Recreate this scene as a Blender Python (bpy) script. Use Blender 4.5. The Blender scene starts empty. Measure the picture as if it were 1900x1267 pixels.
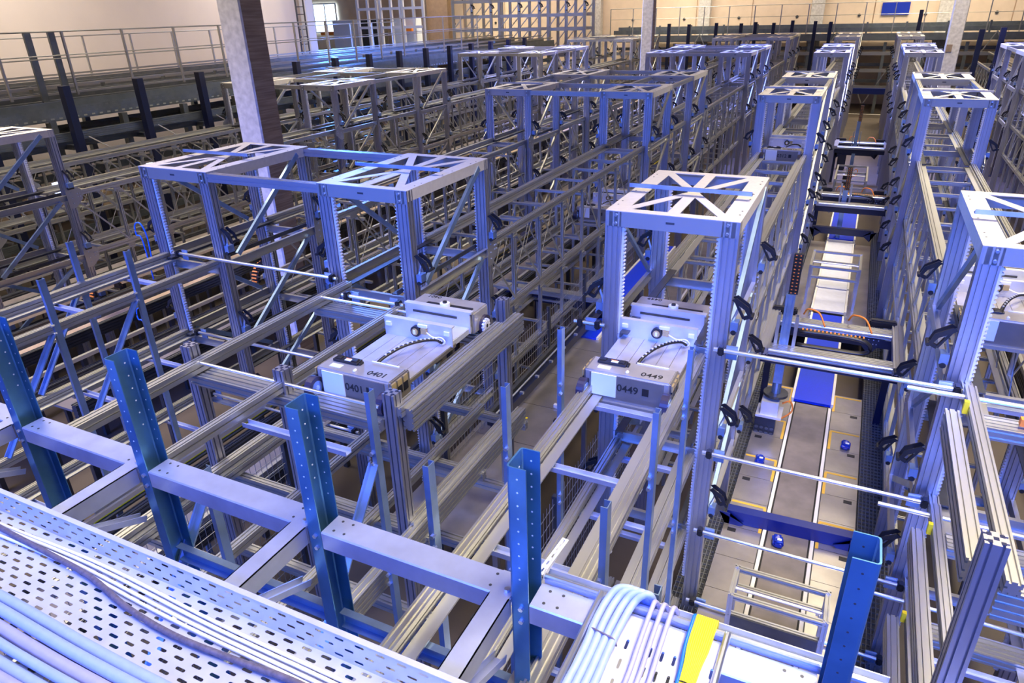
import bpy, bmesh, math, random
from mathutils import Vector, Matrix
random.seed(7)
PI = math.pi
# ------------------------------------------------------------------ camera
scene = bpy.context.scene
COL = scene.collection
CZ = 6.0
cam_d = bpy.data.cameras.new('camera')
cam = bpy.data.objects.new('camera', cam_d)
COL.objects.link(cam)
yaw, pit, rol = math.radians(-26.42986), math.radians(25.51968), math.radians(1.652848)
fwd = Vector((math.sin(yaw)*math.cos(pit), math.cos(yaw)*math.cos(pit), -math.sin(pit)))
rt = Vector((math.cos(yaw), -math.sin(yaw), 0))
dn = fwd.cross(rt)
r2 = rt*math.cos(rol) + dn*math.sin(rol)
d2 = dn*math.cos(rol) - rt*math.sin(rol)
cam.matrix_world = Matrix(((r2.x, -d2.x, -fwd.x, 0), (r2.y, -d2.y, -fwd.y, 0), (r2.z, -d2.z, -fwd.z, CZ), (0, 0, 0, 1)))
cam_d.sensor_width = 36
cam_d.lens = 1284.29/1900*36
cam_d.clip_end = 300
cam_d.clip_start = 0.05
scene.camera = cam
# ------------------------------------------------------------------ world, lights, exposure
w = bpy.data.worlds.new('world'); scene.world = w; w.use_nodes = True
w.node_tree.nodes['Background'].inputs[0].default_value = (0.60, 0.62, 0.72, 1)
w.node_tree.nodes['Background'].inputs[1].default_value = 0.15
vs = scene.view_settings
vs.view_transform = 'Standard'; vs.look = 'None'; vs.gamma = 1; vs.use_curve_mapping = False
vs.exposure = 0.0

def area(name, loc, target, sx, sy, col, power, spread=180):
    l = bpy.data.lights.new(name, 'AREA'); l.shape = 'RECTANGLE'; l.size = sx; l.size_y = sy
    l.color = col; l.energy = power; l.spread = math.radians(spread)
    o = bpy.data.objects.new(name, l); COL.objects.link(o)
    o.location = loc
    o.rotation_euler = (Vector(target)-Vector(loc)).to_track_quat('-Z', 'Y').to_euler()
    return o
WARM = (1.0, 0.86, 0.64)
for lx in (-26, -12, 2):
    for ly in (4, 18, 32, 46):
        area('ceiling_lamp', (lx, ly, 11.5), (lx, ly, 0), 2.4, 9.0, WARM, 1000, 105)
for ly in (4, 14, 24):
    area('wall_wash_fill', (-20.5, ly, 11.4), (-24, ly, 6.5), 1.0, 7.0, (1.0, 0.88, 0.76), 420, 130)  # added wash to brighten the left wall, no known fixture
for lx in (-20, -6, 8):
    area('wall_wash_fill', (lx, 47.5, 11.4), (lx, 52, 6.5), 9.0, 1.0, (1.0, 0.84, 0.66), 420, 130)  # added wash that brightens the back wall, unseen
BLUE = (0.055, 0.17, 1.0)
area('front_row_blue_fill', (-4, -5.6, 10.0), (-4, 5.4, 3.2), 18, 1.5, (0.06, 0.15, 1.0), 520, 36)  # added blue fill aimed at the front towers, no known window
area('window_daylight', (2, -5.2, 4.6), (-1.5, 3.2, 0), 10, 3.0, BLUE, 420, 80)
area('window_daylight', (-9, -5.2, 4.6), (-6.5, 3.2, 0), 9, 3.0, BLUE, 330, 80)
area('skylight_and_fill', (-4, 0.6, 11.9), (-3, 1.0, 0), 12, 1.6, (0.34, 0.44, 1.0), 170, 45)  # added blue fill for the cable tray, no known skylight here
area('skylight_and_fill', (-4, 29.5, 11.9), (-4, 29.5, 0), 30, 1.6, (0.14, 0.22, 1.0), 3600, 55)
area('window_daylight', (-30, 36, 7.5), (-19, 30, 4), 3.0, 4.0, (0.06, 0.22, 1.0), 5000, 90)

# ------------------------------------------------------------------ materials
MATS = {}
def mat(name, col, metal=0.0, rough=0.5, noise=0.0, nscale=30.0, bump=0.0, stretch=None, emit=None, spec=0.5):
    m = bpy.data.materials.new(name); m.use_nodes = True
    nt = m.node_tree; b = nt.nodes['Principled BSDF']
    b.inputs['Base Color'].default_value = (*col, 1)
    b.inputs['Metallic'].default_value = metal
    b.inputs['Roughness'].default_value = rough
    b.inputs['Specular IOR Level'].default_value = spec
    if noise or bump:
        tc = nt.nodes.new('ShaderNodeNewGeometry') if stretch is None else nt.nodes.new('ShaderNodeTexCoord')
        src = tc.outputs['Position'] if stretch is None else tc.outputs['Object']
        mp = nt.nodes.new('ShaderNodeMapping')
        if stretch: mp.inputs['Scale'].default_value = stretch
        nt.links.new(src, mp.inputs[0])
        nz = nt.nodes.new('ShaderNodeTexNoise'); nz.inputs['Scale'].default_value = nscale
        nz.inputs['Detail'].default_value = 4
        nt.links.new(mp.outputs[0], nz.inputs['Vector'])
        if noise:
            rp = nt.nodes.new('ShaderNodeMapRange')
            rp.inputs['From Min'].default_value = 0.3; rp.inputs['From Max'].default_value = 0.7
            rp.inputs['To Min'].default_value = 1-noise; rp.inputs['To Max'].default_value = 1+noise*0.6
            nt.links.new(nz.outputs['Fac'], rp.inputs['Value'])
            mx = nt.nodes.new('ShaderNodeVectorMath'); mx.operation = 'SCALE'
            mx.inputs[0].default_value = col
            nt.links.new(rp.outputs[0], mx.inputs['Scale'])
            nt.links.new(mx.outputs[0], b.inputs['Base Color'])
        if bump:
            bp = nt.nodes.new('ShaderNodeBump'); bp.inputs['Strength'].default_value = bump; bp.inputs['Distance'].default_value = 0.01
            nt.links.new(nz.outputs['Fac'], bp.inputs['Height']); nt.links.new(bp.outputs[0], b.inputs['Normal'])
    if emit:
        b.inputs['Emission Color'].default_value = (*emit[0], 1); b.inputs['Emission Strength'].default_value = emit[1]
    MATS[name] = m
    return m
mat('aluminium', (0.54, 0.54, 0.50), 0.92, 0.40)
mat('post_alu', (0.50, 0.50, 0.53), 0.92, 0.42, 0.06, 2.0)
mat('galvanised', (0.52, 0.52, 0.49), 0.9, 0.45)
mat('plate', (0.70, 0.67, 0.62), 0.35, 0.5, 0.06, 20.0)
mat('blue_lit_steel', (0.30, 0.43, 0.66), 0.8, 0.38, 0.20, 5.0)  # galvanised steel with blue daylight put into its base colour
mat('zinc_beam', (0.58, 0.63, 0.78), 0.7, 0.40, 0.14, 6.0)
mat('blue_lit_post', (0.10, 0.27, 0.47), 0.7, 0.36, 0.22, 5.0)  # galvanised foreground posts, blue daylight painted into the base colour
mat('dark_steel', (0.10, 0.105, 0.11), 0.7, 0.45, 0.2, 6.0)
mat('rack_white', (0.85, 0.86, 0.9), 0.3, 0.4)
mat('tray_zinc', (0.56, 0.58, 0.67), 0.3, 0.45, 0.10, 9.0)
mat('tube_zinc', (0.75, 0.80, 0.88), 0.95, 0.28)
mat('black', (0.012, 0.012, 0.014), 0.0, 0.4)
mat('navy', (0.010, 0.014, 0.045), 0.1, 0.38)
mat('navy_blue', (0.008, 0.02, 0.16), 0.1, 0.35)
mat('belt_blue', (0.004, 0.035, 0.62), 0.0, 0.4, 0.08, 40)
mat('belt_grey', (0.19, 0.165, 0.15), 0.1, 0.42, 0.22, 5.0)
mat('belt_white', (0.62, 0.64, 0.72), 0.0, 0.45, 0.06, 12)
mat('deck_panel', (0.44, 0.41, 0.37), 0.75, 0.30, 0.18, 3.0)
mat('edge_white', (0.72, 0.70, 0.64), 0.0, 0.5)
mat('grating', (0.20, 0.21, 0.21), 0.4, 0.5)
mat('tape_yellow', (0.70, 0.42, 0.05), 0.0, 0.6)
mat('yellow', (0.95, 0.75, 0.02), 0.0, 0.45)
mat('orange', (0.85, 0.25, 0.03), 0.0, 0.5)
mat('cable_blue', (0.33, 0.43, 0.78), 0.0, 0.45, 0.06, 30)
mat('cable_lilac', (0.38, 0.38, 0.64), 0.0, 0.45, 0.06, 30)
mat('cable_white', (0.82, 0.84, 0.92), 0.0, 0.45)
mat('cable_dark', (0.13, 0.11, 0.14), 0.0, 0.55, 0.3, 60)
mat('bright_blue', (0.01, 0.16, 0.75), 0.0, 0.35)
mat('bag_blue', (0.004, 0.025, 0.34), 0.0, 0.22)
mat('bot_steel', (0.52, 0.50, 0.46), 0.6, 0.34, 0.14, 6.0)
mat('bot_light', (0.68, 0.70, 0.74), 0.45, 0.38, 0.08, 6.0)
mat('bot_platform', (0.62, 0.60, 0.58), 0.6, 0.3, 0.16, 5.0)
mat('bot_face', (0.22, 0.20, 0.17), 0.45, 0.36, 0.12, 6.0)
mat('panel_pale', (0.72, 0.80, 0.92), 0.0, 0.4)
mat('tyre', (0.03, 0.025, 0.05), 0.0, 0.35)
mat('ink', (0.01, 0.01, 0.01), 0.0, 0.6)
mat('concrete_light', (0.62, 0.60, 0.57), 0.0, 0.85, 0.22, 9.0, 0.15)
mat('concrete_wall', (0.74, 0.60, 0.46), 0.0, 0.9, 0.06, 2.0)
mat('wall_white', (0.84, 0.75, 0.66), 0.0, 0.9, 0.03, 1.0)
mat('floor', (0.085, 0.066, 0.05), 0.0, 0.45, 0.25, 1.2)
mat('line_white', (0.6, 0.58, 0.52), 0.0, 0.6)
mat('mez_steel', (0.24, 0.27, 0.28), 0.85, 0.45, 0.15, 4.0)
mat('mez_brown', (0.30, 0.22, 0.15), 0.0, 0.8, 0.3, 3.0)
mat('blue_sign', (0.004, 0.03, 0.42), 0.0, 0.5)
mat('glow_window', (0.8, 0.9, 1.0), 0.0, 0.2, emit=((0.62, 0.82, 1.0), 5.0))
mat('screen', (0.5, 0.6, 1.0), 0.0, 0.2, emit=((0.55, 0.65, 1.0), 3.0))
mat('white_frame', (0.85, 0.88, 0.95), 0.1, 0.4)
mat('wood', (0.50, 0.33, 0.18), 0.0, 0.7, 0.1, 5)
mat('brass', (0.55, 0.42, 0.18), 0.5, 0.4)
# brushed board marks on the big concrete column
def board_marks():
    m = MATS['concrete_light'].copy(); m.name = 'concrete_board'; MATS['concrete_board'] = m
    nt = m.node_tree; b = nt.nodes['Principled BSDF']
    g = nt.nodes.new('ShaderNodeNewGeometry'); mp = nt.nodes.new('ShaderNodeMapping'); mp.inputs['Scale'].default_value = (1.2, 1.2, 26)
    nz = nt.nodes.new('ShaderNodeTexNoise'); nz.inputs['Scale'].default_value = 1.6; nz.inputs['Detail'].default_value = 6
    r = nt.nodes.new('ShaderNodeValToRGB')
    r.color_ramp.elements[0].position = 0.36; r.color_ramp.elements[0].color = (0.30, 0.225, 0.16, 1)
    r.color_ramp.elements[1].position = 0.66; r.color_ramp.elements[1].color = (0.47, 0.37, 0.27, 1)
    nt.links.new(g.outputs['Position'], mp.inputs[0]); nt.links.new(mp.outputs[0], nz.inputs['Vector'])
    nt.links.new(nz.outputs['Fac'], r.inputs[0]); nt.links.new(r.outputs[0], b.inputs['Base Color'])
board_marks()

# ------------------------------------------------------------------ object helpers
def meta(o, label=None, cat=None, group=None, kind=None):
    if label: o['label'] = label
    if cat: o['category'] = cat
    if group: o['group'] = group
    if kind: o['kind'] = kind
    return o
def thing(name, label, cat, loc=(0, 0, 0), group=None):
    o = bpy.data.objects.new(name, None); o.empty_display_size = 0.1
    o.location = loc; COL.objects.link(o)
    return meta(o, label, cat, group)
def link(name, mesh, M, parent=None, label=None, cat=None, group=None, kind=None):
    o = bpy.data.objects.new(name, mesh); COL.objects.link(o)
    if parent is not None:
        o.parent = parent
        M = parent.matrix_basis.inverted() @ M
    o.matrix_basis = M
    return meta(o, label, cat, group, kind)
def T(x, y, z): return Matrix.Translation((x, y, z))
MC = {}
def section_mesh(key, pts, material, mat2=None):
    """unit bar, outline pts in local x,y, extruded local z 0..1"""
    k = (key, material)
    if k in MC: return MC[k]
    n = len(pts)
    v = [(x, y, 0) for x, y in pts] + [(x, y, 1) for x, y in pts]
    f = [(i, (i+1) % n, n+(i+1) % n, n+i) for i in range(n)] + [tuple(range(n-1, -1, -1)), tuple(range(n, 2*n))]
    me = bpy.data.meshes.new(key); me.from_pydata(v, [], f); me.materials.append(MATS[material]); me.update()
    MC[k] = me
    return me
def slotted(w, h, nx, ny, sw=0.014, sd=0.013):
    """rectangular extrusion outline with nx grooves on the wide sides and ny on the others"""
    p = []
    def side(a, b, n):
        a = Vector(a); b = Vector(b); d = (b-a); L = d.length; d /= L; inn = Vector((-d.y, d.x))
        p.append(tuple(a))
        for i in range(n):
            c = a + d*(L*(i+0.5)/n)
            p.extend([tuple(c-d*sw/2), tuple(c-d*sw/2+inn*sd), tuple(c+d*sw/2+inn*sd), tuple(c+d*sw/2)])
    x, y = w/2, h/2
    side((-x, -y), (x, -y), nx); side((x, -y), (x, y), ny); side((x, y), (-x, y), nx); side((-x, y), (-x, -y), ny)
    return p
def rect(w, h): return [(-w/2, -h/2), (w/2, -h/2), (w/2, h/2), (-w/2, h/2)]
def cee(w, h, t): # channel: web along x at y=-h/2, open to +y
    return [(-w/2, -h/2), (w/2, -h/2), (w/2, h/2), (w/2-t, h/2), (w/2-t, -h/2+t), (-w/2+t, -h/2+t), (-w/2+t, h/2), (-w/2, h/2)]
def ell(w, h, t): return [(0, 0), (w, 0), (w, t), (t, t), (t, h), (0, h)]
def ngon(r, n): return [(r*math.cos(2*PI*i/n), r*math.sin(2*PI*i/n)) for i in range(n)]
SEC = {
 'tower_post': slotted(0.135, 0.10, 3, 2), 'rack_post': slotted(0.045, 0.045, 1, 1),
 'chord': slotted(0.09, 0.09, 2, 1), 'chord_slim': slotted(0.07, 0.08, 2, 1, 0.012), 'rung': slotted(0.045, 0.035, 1, 1, 0.012),
 'run': ell(0.075, 0.05, 0.012), 'brace': rect(0.028, 0.008), 'rod': ngon(0.006, 5), 'strap': [(-.03, 0), (.03, 0), (.03, .012), (-.018, .012), (-.018, .035), (-.03, .035)],
 'channel': cee(0.10, 0.04, 0.006), 'channel_small': cee(0.06, 0.035, 0.005), 'tube': ngon(0.018, 12), 'tube_small': ngon(0.014, 10), 'double': slotted(0.09, 0.18, 2, 4),
 'double_flat': slotted(0.18, 0.09, 4, 2), 'square': rect(0.08, 0.08), 'bar_square': rect(0.05, 0.05), 'open_post': slotted(0.10, 0.10, 2, 2, 0.012, 0.02), 'ell_post': ell(0.055, 0.04, 0.005),
 'tall': slotted(0.085, 0.16, 2, 3), 'mast': slotted(0.11, 0.11, 2, 2), 'beam120': rect(0.12, 0.16), 'box': rect(1, 1), 'square_heavy': rect(0.16, 0.16),
}
def bar(name, parent, sec, material, p1, p2, xdir=(1, 0, 0), **kw):
    p1 = Vector(p1); p2 = Vector(p2); z = p2-p1; L = z.length; z /= L
    x = Vector(xdir); x = (x - z*x.dot(z))
    if x.length < 1e-4: x = Vector((0, 1, 0)) - z*z.y
    x.normalize(); y = z.cross(x)
    M = Matrix(((x.x, y.x, z.x*L, p1.x), (x.y, y.y, z.y*L, p1.y), (x.z, y.z, z.z*L, p1.z), (0, 0, 0, 1)))
    return link(name, section_mesh(sec, SEC[sec], material), M, parent, **kw)
def box_into(bm, c, s, mi=0, rot=None):
    r = bmesh.ops.create_cube(bm, size=1)
    M = Matrix.Translation(c) @ (rot or Matrix.Identity(4)) @ Matrix.Diagonal((*s, 1))
    bmesh.ops.transform(bm, matrix=M, verts=r['verts'])
    for f in {f for v in r['verts'] for f in v.link_faces}: f.material_index = mi
def seg_into(bm, sec, p1, p2, xdir=(1, 0, 0), mi=0):
    p1 = Vector(p1); p2 = Vector(p2); z = (p2-p1).normalized(); x = Vector(xdir); x = x-z*x.dot(z)
    if x.length < 1e-4: x = Vector((0, 1, 0))-z*z.y
    x.normalize(); y = z.cross(x); pts = SEC[sec] if isinstance(sec, str) else sec
    a = [bm.verts.new(p1+x*u+y*v) for u, v in pts]; b = [bm.verts.new(p2+x*u+y*v) for u, v in pts]
    n = len(pts)
    for i in range(n): bm.faces.new((a[i], a[(i+1) % n], b[(i+1) % n], b[i])).material_index = mi
    bm.faces.new(a[::-1]).material_index = mi; bm.faces.new(b).material_index = mi
def cyl_into(bm, p1, p2, r, n=12, mi=0): seg_into(bm, ngon(r, n), p1, p2, (0.31, 0.17, 0.9), mi)
def finish(bm, name, *materials, smooth=False):
    me = bpy.data.meshes.new(name); bm.to_mesh(me); bm.free()
    for m in materials: me.materials.append(MATS[m])
    if smooth:
        for p in me.polygons: p.use_smooth = True
    return me
def boxmesh(name, size, material, bev=0.0):
    k = (name, size, material, bev)
    if k in MC: return MC[k]
    bm = bmesh.new(); box_into(bm, (0, 0, 0), size)
    if bev: bmesh.ops.bevel(bm, geom=bm.edges[:], offset=bev, segments=2, affect='EDGES')
    MC[k] = finish(bm, name, material)
    return MC[k]
def put_box(name, parent, c, s, material, bev=0.0, **kw):
    if bev: return link(name, boxmesh(name, tuple(round(v, 4) for v in s), material, bev), T(*c), parent, **kw)
    return link(name, boxmesh('unit_block', (1, 1, 1), material), T(*c) @ Matrix.Diagonal((*s, 1)), parent, **kw)
def tube_mesh(name, pts, r, material, n=8, sub=6, flat=1.0):
    """smooth tube swept through pts (Catmull-Rom)"""
    P = [Vector(p) for p in pts]; P = [P[0]*2-P[1]] + P + [P[-1]*2-P[-2]]
    c = []
    for i in range(1, len(P)-2):
        for s in range(sub):
            t = s/sub; a, b, d, e = P[i-1], P[i], P[i+1], P[i+2]
            c.append(0.5*((2*b) + (d-a)*t + (2*a-5*b+4*d-e)*t*t + (3*b-a-3*d+e)*t**3))
    c.append(P[-2])
    bm = bmesh.new(); rings = []; up = Vector((0, 0, 1))
    for i, q in enumerate(c):
        d = (c[min(i+1, len(c)-1)]-c[max(i-1, 0)]).normalized()
        x = d.cross(up)
        if x.length < 0.1: x = d.cross(Vector((1, 0, 0)))
        x.normalize(); y = x.cross(d).normalized()
        rings.append([bm.verts.new(q+x*(r*math.cos(2*PI*k/n))+y*(r*flat*math.sin(2*PI*k/n))) for k in range(n)])
    for a, b in zip(rings, rings[1:]):
        for k in range(n): bm.faces.new((a[k], a[(k+1) % n], b[(k+1) % n], b[k]))
    bm.faces.new(rings[0]); bm.faces.new(rings[-1][::-1])
    bmesh.ops.recalc_face_normals(bm, faces=bm.faces[:])
    return finish(bm, name, material, smooth=True)
def text_mesh(body, size, material):
    k = ('text', body, size)
    if k in MC: return MC[k]
    cu = bpy.data.curves.new('number', 'FONT'); cu.body = body; cu.size = size; cu.extrude = 0.0008; cu.align_x = 'LEFT'
    cu.offset = size*0.012; cu.resolution_u = 3
    o = bpy.data.objects.new('tmp', cu); COL.objects.link(o)
    bpy.context.view_layer.update()
    me = bpy.data.meshes.new_from_object(o.evaluated_get(bpy.context.evaluated_depsgraph_get()))
    bpy.data.objects.remove(o); me.materials.clear(); me.materials.append(MATS[material])
    MC[k] = me
    return me
def perforated(name, nu, nv, cu, cv, su, sv, t, material, stagger=False, rnd=4, blocked=None):
    """plate of nu x nv cells cu x cv with rounded slots su x sv, thickness t, origin at its corner, top at z=0"""
    bm = bmesh.new(); ks = []
    r = min(su, sv)/2; L = (max(su, sv)/2-r)
    for i in range(rnd+1):
        a = -PI/2+PI*i/rnd; ks.append((L+r*math.cos(a), r*math.sin(a)))
    for i in range(rnd+1):
        a = PI/2+PI*i/rnd; ks.append((-L+r*math.cos(a), r*math.sin(a)))
    if sv > su: ks = [(-y, x) for x, y in ks]
    for j in range(nv):
        off = (cu/2 if (stagger and j % 2) else 0)
        for i in range(nu):
            x0 = i*cu+off; y0 = j*cv; c = (x0+cu/2, y0+cv/2)
            cor = [(x0, y0), (x0+cu, y0), (x0+cu, y0+cv), (x0, y0+cv)]
            if blocked and blocked(i, j):
                bm.faces.new([bm.verts.new((a, b, 0)) for a, b in cor]); continue
            for z, flip in ((0, False), (-t, True)):
                ov = [bm.verts.new((a, b, z)) for a, b in cor]
                iv = [bm.verts.new((c[0]+a, c[1]+b, z)) for a, b in ks]
                if z == 0: top = iv
                n = len(iv)
                # nearest corner for every slot vertex
                own = []
                for a, b in ks:
                    own.append((2 if b >= 0 else 1) if a >= 0 else (3 if b >= 0 else 0))
                for k in range(n):
                    k2 = (k+1) % n; a, b = own[k], own[k2]
                    fs = [(iv[k2], iv[k], ov[a])] if a == b else [(iv[k2], iv[k], ov[a], ov[b])]
                    for f in fs: bm.faces.new(f[::-1] if flip else f)
                if z == -t:
                    for k in range(n): bm.faces.new((top[k], top[(k+1) % n], iv[(k+1) % n], iv[k]))
    return finish(bm, name, material)

ORD = ['first', 'second', 'third', 'fourth', 'fifth', 'sixth', 'seventh', 'eighth', 'ninth', 'tenth', 'eleventh', 'twelfth', 'thirteenth', 'fourteenth', 'fifteenth']
# ------------------------------------------------------------------ the hall
TOP = CZ-1.5                       # tower tops
LV = [CZ-2.515, CZ-3.53, CZ-4.40, CZ-5.28]   # running-rail levels
put_box('floor', None, (-12, 26, -0.05), (90, 66, 0.1), 'floor', kind='structure')
fl = bpy.data.objects['floor']
put_box('floor_line', fl, (0.05, 47.0, 0.004), (2.2, 0.14, 0.008), 'line_white', kind='stuff')
put_box('wall_back', None, (-11, 52.2, 6), (70, 0.4, 12), 'concrete_wall', kind='structure')
wb = bpy.data.objects['wall_back']
wl = put_box('wall_left', None, (-24.2, 10.5, 6), (0.4, 34, 12), 'wall_white', kind='structure')
put_box('trim_1', None, (-23.9, 27.7, 6), (0.5, 0.5, 12), 'white_frame', kind='structure')
put_box('wall_recess', None, (-34, 27.3, 6), (20, 0.3, 12), 'wall_white', kind='structure')
put_box('wall_far_left', None, (-46.2, 40, 6), (0.3, 26, 12), 'wall_white', kind='structure')
put_box('wall_front', None, (-11, -6.4, 6), (70, 0.4, 12), 'dark_steel', kind='structure')
put_box('wall_right', None, (22.2, 23, 6), (0.4, 60, 12), 'concrete_light', kind='structure')
put_box('ceiling', None, (-12, 23, 12.2), (70, 60, 0.3), 'concrete_wall', kind='structure')
# concrete wall panels of the back wall with pilasters and round tie holes
for i in range(14):
    x = -31+i*3.6
    put_box('wall_panel', wb, (x, 51.96, 6.15), (3.54, 0.1, 11.6), 'concrete_wall')
for x in (-18.2, -10.6, -3.6, 3.4, 10.4):
    p = put_box('pilaster', wb, (x, 51.7, 6), (0.75, 0.6, 12), 'concrete_light')
for i in range(14):
    for z in (5.2, 6.9):
        x = -30+i*3.6+(0.8 if z > 6 else 0)
        m = section_mesh('tie_hole', ngon(0.09, 10), 'dark_steel')
        link('tie_hole', m, T(x, 51.90, z) @ Matrix.Rotation(PI/2, 4, 'X') @ Matrix.Diagonal((1, 1, 0.03, 1)), wb)
put_box('blue_sign', None, (0.75, 51.86, 5.52), (1.5, 0.06, 0.70), 'blue_sign', label='plain blue rectangular sign high on the back wall panels', cat='sign')
# window of the far left wall corner
wt = put_box('window_1', None, (-43.2, 51.9, 5.85), (3.5, 0.1, 2.1), 'glow_window', kind='structure')
for dx in (-1.75, -0.6, 0.6, 1.75): put_box('mullion', wt, (-43.2+dx, 51.82, 5.85), (0.1, 0.1, 2.2), 'white_frame')
for dz in (-1.1, 1.1): put_box('window_frame', wt, (-43.2, 51.82, 5.85+dz), (3.6, 0.1, 0.1), 'white_frame')

# concrete columns
def column(name, x, y, s, lab):
    bm = bmesh.new(); box_into(bm, (0, 0, 6), (s, s, 12))
    bmesh.ops.bevel(bm, geom=[e for e in bm.edges if abs(e.verts[0].co.z-e.verts[1].co.z) > 1], offset=0.025, segments=1, affect='EDGES')
    bm.faces.ensure_lookup_table()
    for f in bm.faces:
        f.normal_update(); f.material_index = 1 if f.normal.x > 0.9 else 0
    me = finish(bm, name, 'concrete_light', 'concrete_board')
    o = link(name, me, T(x, y, 0)); meta(o, lab, 'column')
    return o
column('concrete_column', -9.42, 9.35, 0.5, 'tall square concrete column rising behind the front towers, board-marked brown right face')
column('concrete_column', -9.45, 33.9, 0.5, 'pale concrete column standing between the rear rows of towers, centre of the hall')
column('concrete_column', 2.72, 33.9, 0.5, 'pale concrete column with a patched spot near the right edge')
put_box('patch', bpy.data.objects['concrete_column.002'], (2.60, 33.635, 4.25), (0.2, 0.02, 0.26), 'mez_brown')
c4 = put_box('wood_column', None, (-26.6, 44, 6), (1.6, 0.5, 12), 'wood'); meta(c4, 'brown column beside the bright window wall', 'column')

# ------------------------------------------------------------------ shared tower meshes
def gear_rack():
    bm = bmesh.new(); box_into(bm, (0, 0, -1.75), (0.020, 0.035, 3.5)); z = -0.01
    while z > -3.5:
        vs_ = [bm.verts.new(p) for p in ((0.010, -.0175, z), (0.026, -.0175, z-.006), (0.026, -.0175, z-.014), (0.010, -.0175, z-.020), (0.010, .0175, z), (0.026, .0175, z-.006), (0.026, .0175, z-.014), (0.010, .0175, z-.020))]
        for q in ((3, 2, 1, 0), (4, 5, 6, 7), (0, 1, 5, 4), (1, 2, 6, 5), (2, 3, 7, 6)): bm.faces.new([vs_[i] for i in q])
        z -= 0.034
    return finish(bm, 'gear_rack', 'rack_white')
GEAR = gear_rack()
def top_plate(W, D):
    bm = bmesh.new(); t = 0.006; b = 0.155; bx = 0.135
    box_into(bm, (-W/2+b/2, 0, 0), (b, D, t)); box_into(bm, (W/2-b/2, 0, 0), (b, D, t))
    box_into(bm, (0, -D/2+.05, 0), (W-2*b, 0.10, t)); box_into(bm, (0, D/2-.05, 0), (W-2*b, 0.10, t))
    def strip(p, q, w_):
        p = Vector((*p, 0)); q = Vector((*q, 0)); d = q-p
        box_into(bm, (p+q)/2, (d.length, w_, t-.001), 0, Matrix.Rotation(math.atan2(d.y, d.x), 4, 'Z'))
    for sx in (-1, 1):
        for sy in (-1, 1): strip((sx*(W/2-b*0.85), sy*(D/2-0.08)), (0, 0), 0.085)
    box_into(bm, (0, 0, .0003), (0.10, D-0.16, t))
    for sy in (-1, 1): box_into(bm, (0, sy*(D/2-.003), -.065), (W-0.03, .006, .125), 1)
    for sx in (-1, 1): box_into(bm, (sx*(W/2-.003), 0, -.055), (.006, D-0.03, .105), 0)
    for sy in (-1, 1):  # bolts at the corners of the front flange and a small stamp mark
        for sx in (-1, 1):
            for z in (-.03, -.10): cyl_into(bm, (sx*(W/2-.09), sy*(D/2), z), (sx*(W/2-.09), sy*(D/2+.014), z), .013, 6, 2)
        box_into(bm, (0, sy*(D/2+.0005), -.06), (.07, .002, .018), 3)
    for sx in (-1, 1):
        for y in (-.62, -.5, -.1, .1, .5, .62): cyl_into(bm, (sx*(W/2-.04), y*D/1.66, 0), (sx*(W/2-.04), y*D/1.66, .005), .008, 6, 3)
    return finish(bm, 'top_plate', 'plate', 'galvanised', 'tube_zinc', 'dark_steel')
TW, TD = 1.075, 1.66
PLATE = top_plate(TW, TD)
def latch_mesh():
    """black swing lever on a grey spring box, pointing to +x"""
    bm = bmesh.new()
    box_into(bm, (0.04, 0, -0.10), (0.06, 0.09, 0.08), 1)
    cyl_into(bm, (0.04, -0.05, -0.15), (0.04, 0.05, -0.15), 0.022, 10, 0)
    for y in (-0.035, 0.035):
        pts = [(0.0, 0.13), (0.035, 0.15), (0.135, 0.085), (0.165, 0.0), (0.145, -0.005), (0.105, 0.06), (0.03, 0.105)]
        a = [bm.verts.new((x, y-.005, z)) for x, z in pts]; b = [bm.verts.new((x, y+.005, z)) for x, z in pts]
        n = len(pts)
        for i in range(n): bm.faces.new((a[i], a[(i+1) % n], b[(i+1) % n], b[i]))
        bm.faces.new(a[::-1]); bm.faces.new(b)
    seg_into(bm, rect(.018, .03), (0.02, 0, 0.12), (0.10, 0, -0.03)); seg_into(bm, rect(.03, .02), (0.10, 0, -0.03), (0.17, 0, 0.005))
    cyl_into(bm, (0.165, -0.05, 0.0), (0.165, 0.05, 0.0), 0.015, 8)
    cyl_into(bm, (0.02, 0.0, -0.06), (0.07, 0, 0.10), 0.012, 6, 2)
    bmesh.ops.recalc_face_normals(bm, faces=bm.faces[:])
    return finish(bm, 'latch_lever', 'black', 'blue_lit_steel', 'tube_zinc')
LATCH = latch_mesh()
def gusset():
    bm = bmesh.new()
    pts = [(-.06, -.22), (.05, -.22), (.20, -.10), (.20, .06), (.05, .16), (-.06, .16)]
    a = [bm.verts.new((-.003, y, z)) for y, z in pts]; b = [bm.verts.new((.003, y, z)) for y, z in pts]; n = len(pts)
    for i in range(n): bm.faces.new((a[i], a[(i+1) % n], b[(i+1) % n], b[i]))
    bm.faces.new(a[::-1]); bm.faces.new(b)
    for y, z in ((.02, .1), (.02, .04), (.02, -.06), (.02, -.14), (.12, 0), (.16, 0), (.12, -.05), (.16, -.05)):
        cyl_into(bm, (-.012, y, z), (.012, y, z), .009, 6, 1)
    bmesh.ops.recalc_face_normals(bm, faces=bm.faces[:])
    return finish(bm, 'gusset', 'galvanised', 'tube_zinc')
GUSSET = gusset()
def node_plate():
    bm = bmesh.new(); box_into(bm, (0, 0, 0), (.006, .13, .12))
    for y in (-.045, -.015, .015, .045):
        for z in (-.04, .0, .035): cyl_into(bm, (-.01, y, z), (.01, y, z), .008, 5, 0)
    return finish(bm, 'node_plate', 'galvanised')
NODE = node_plate()

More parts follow.
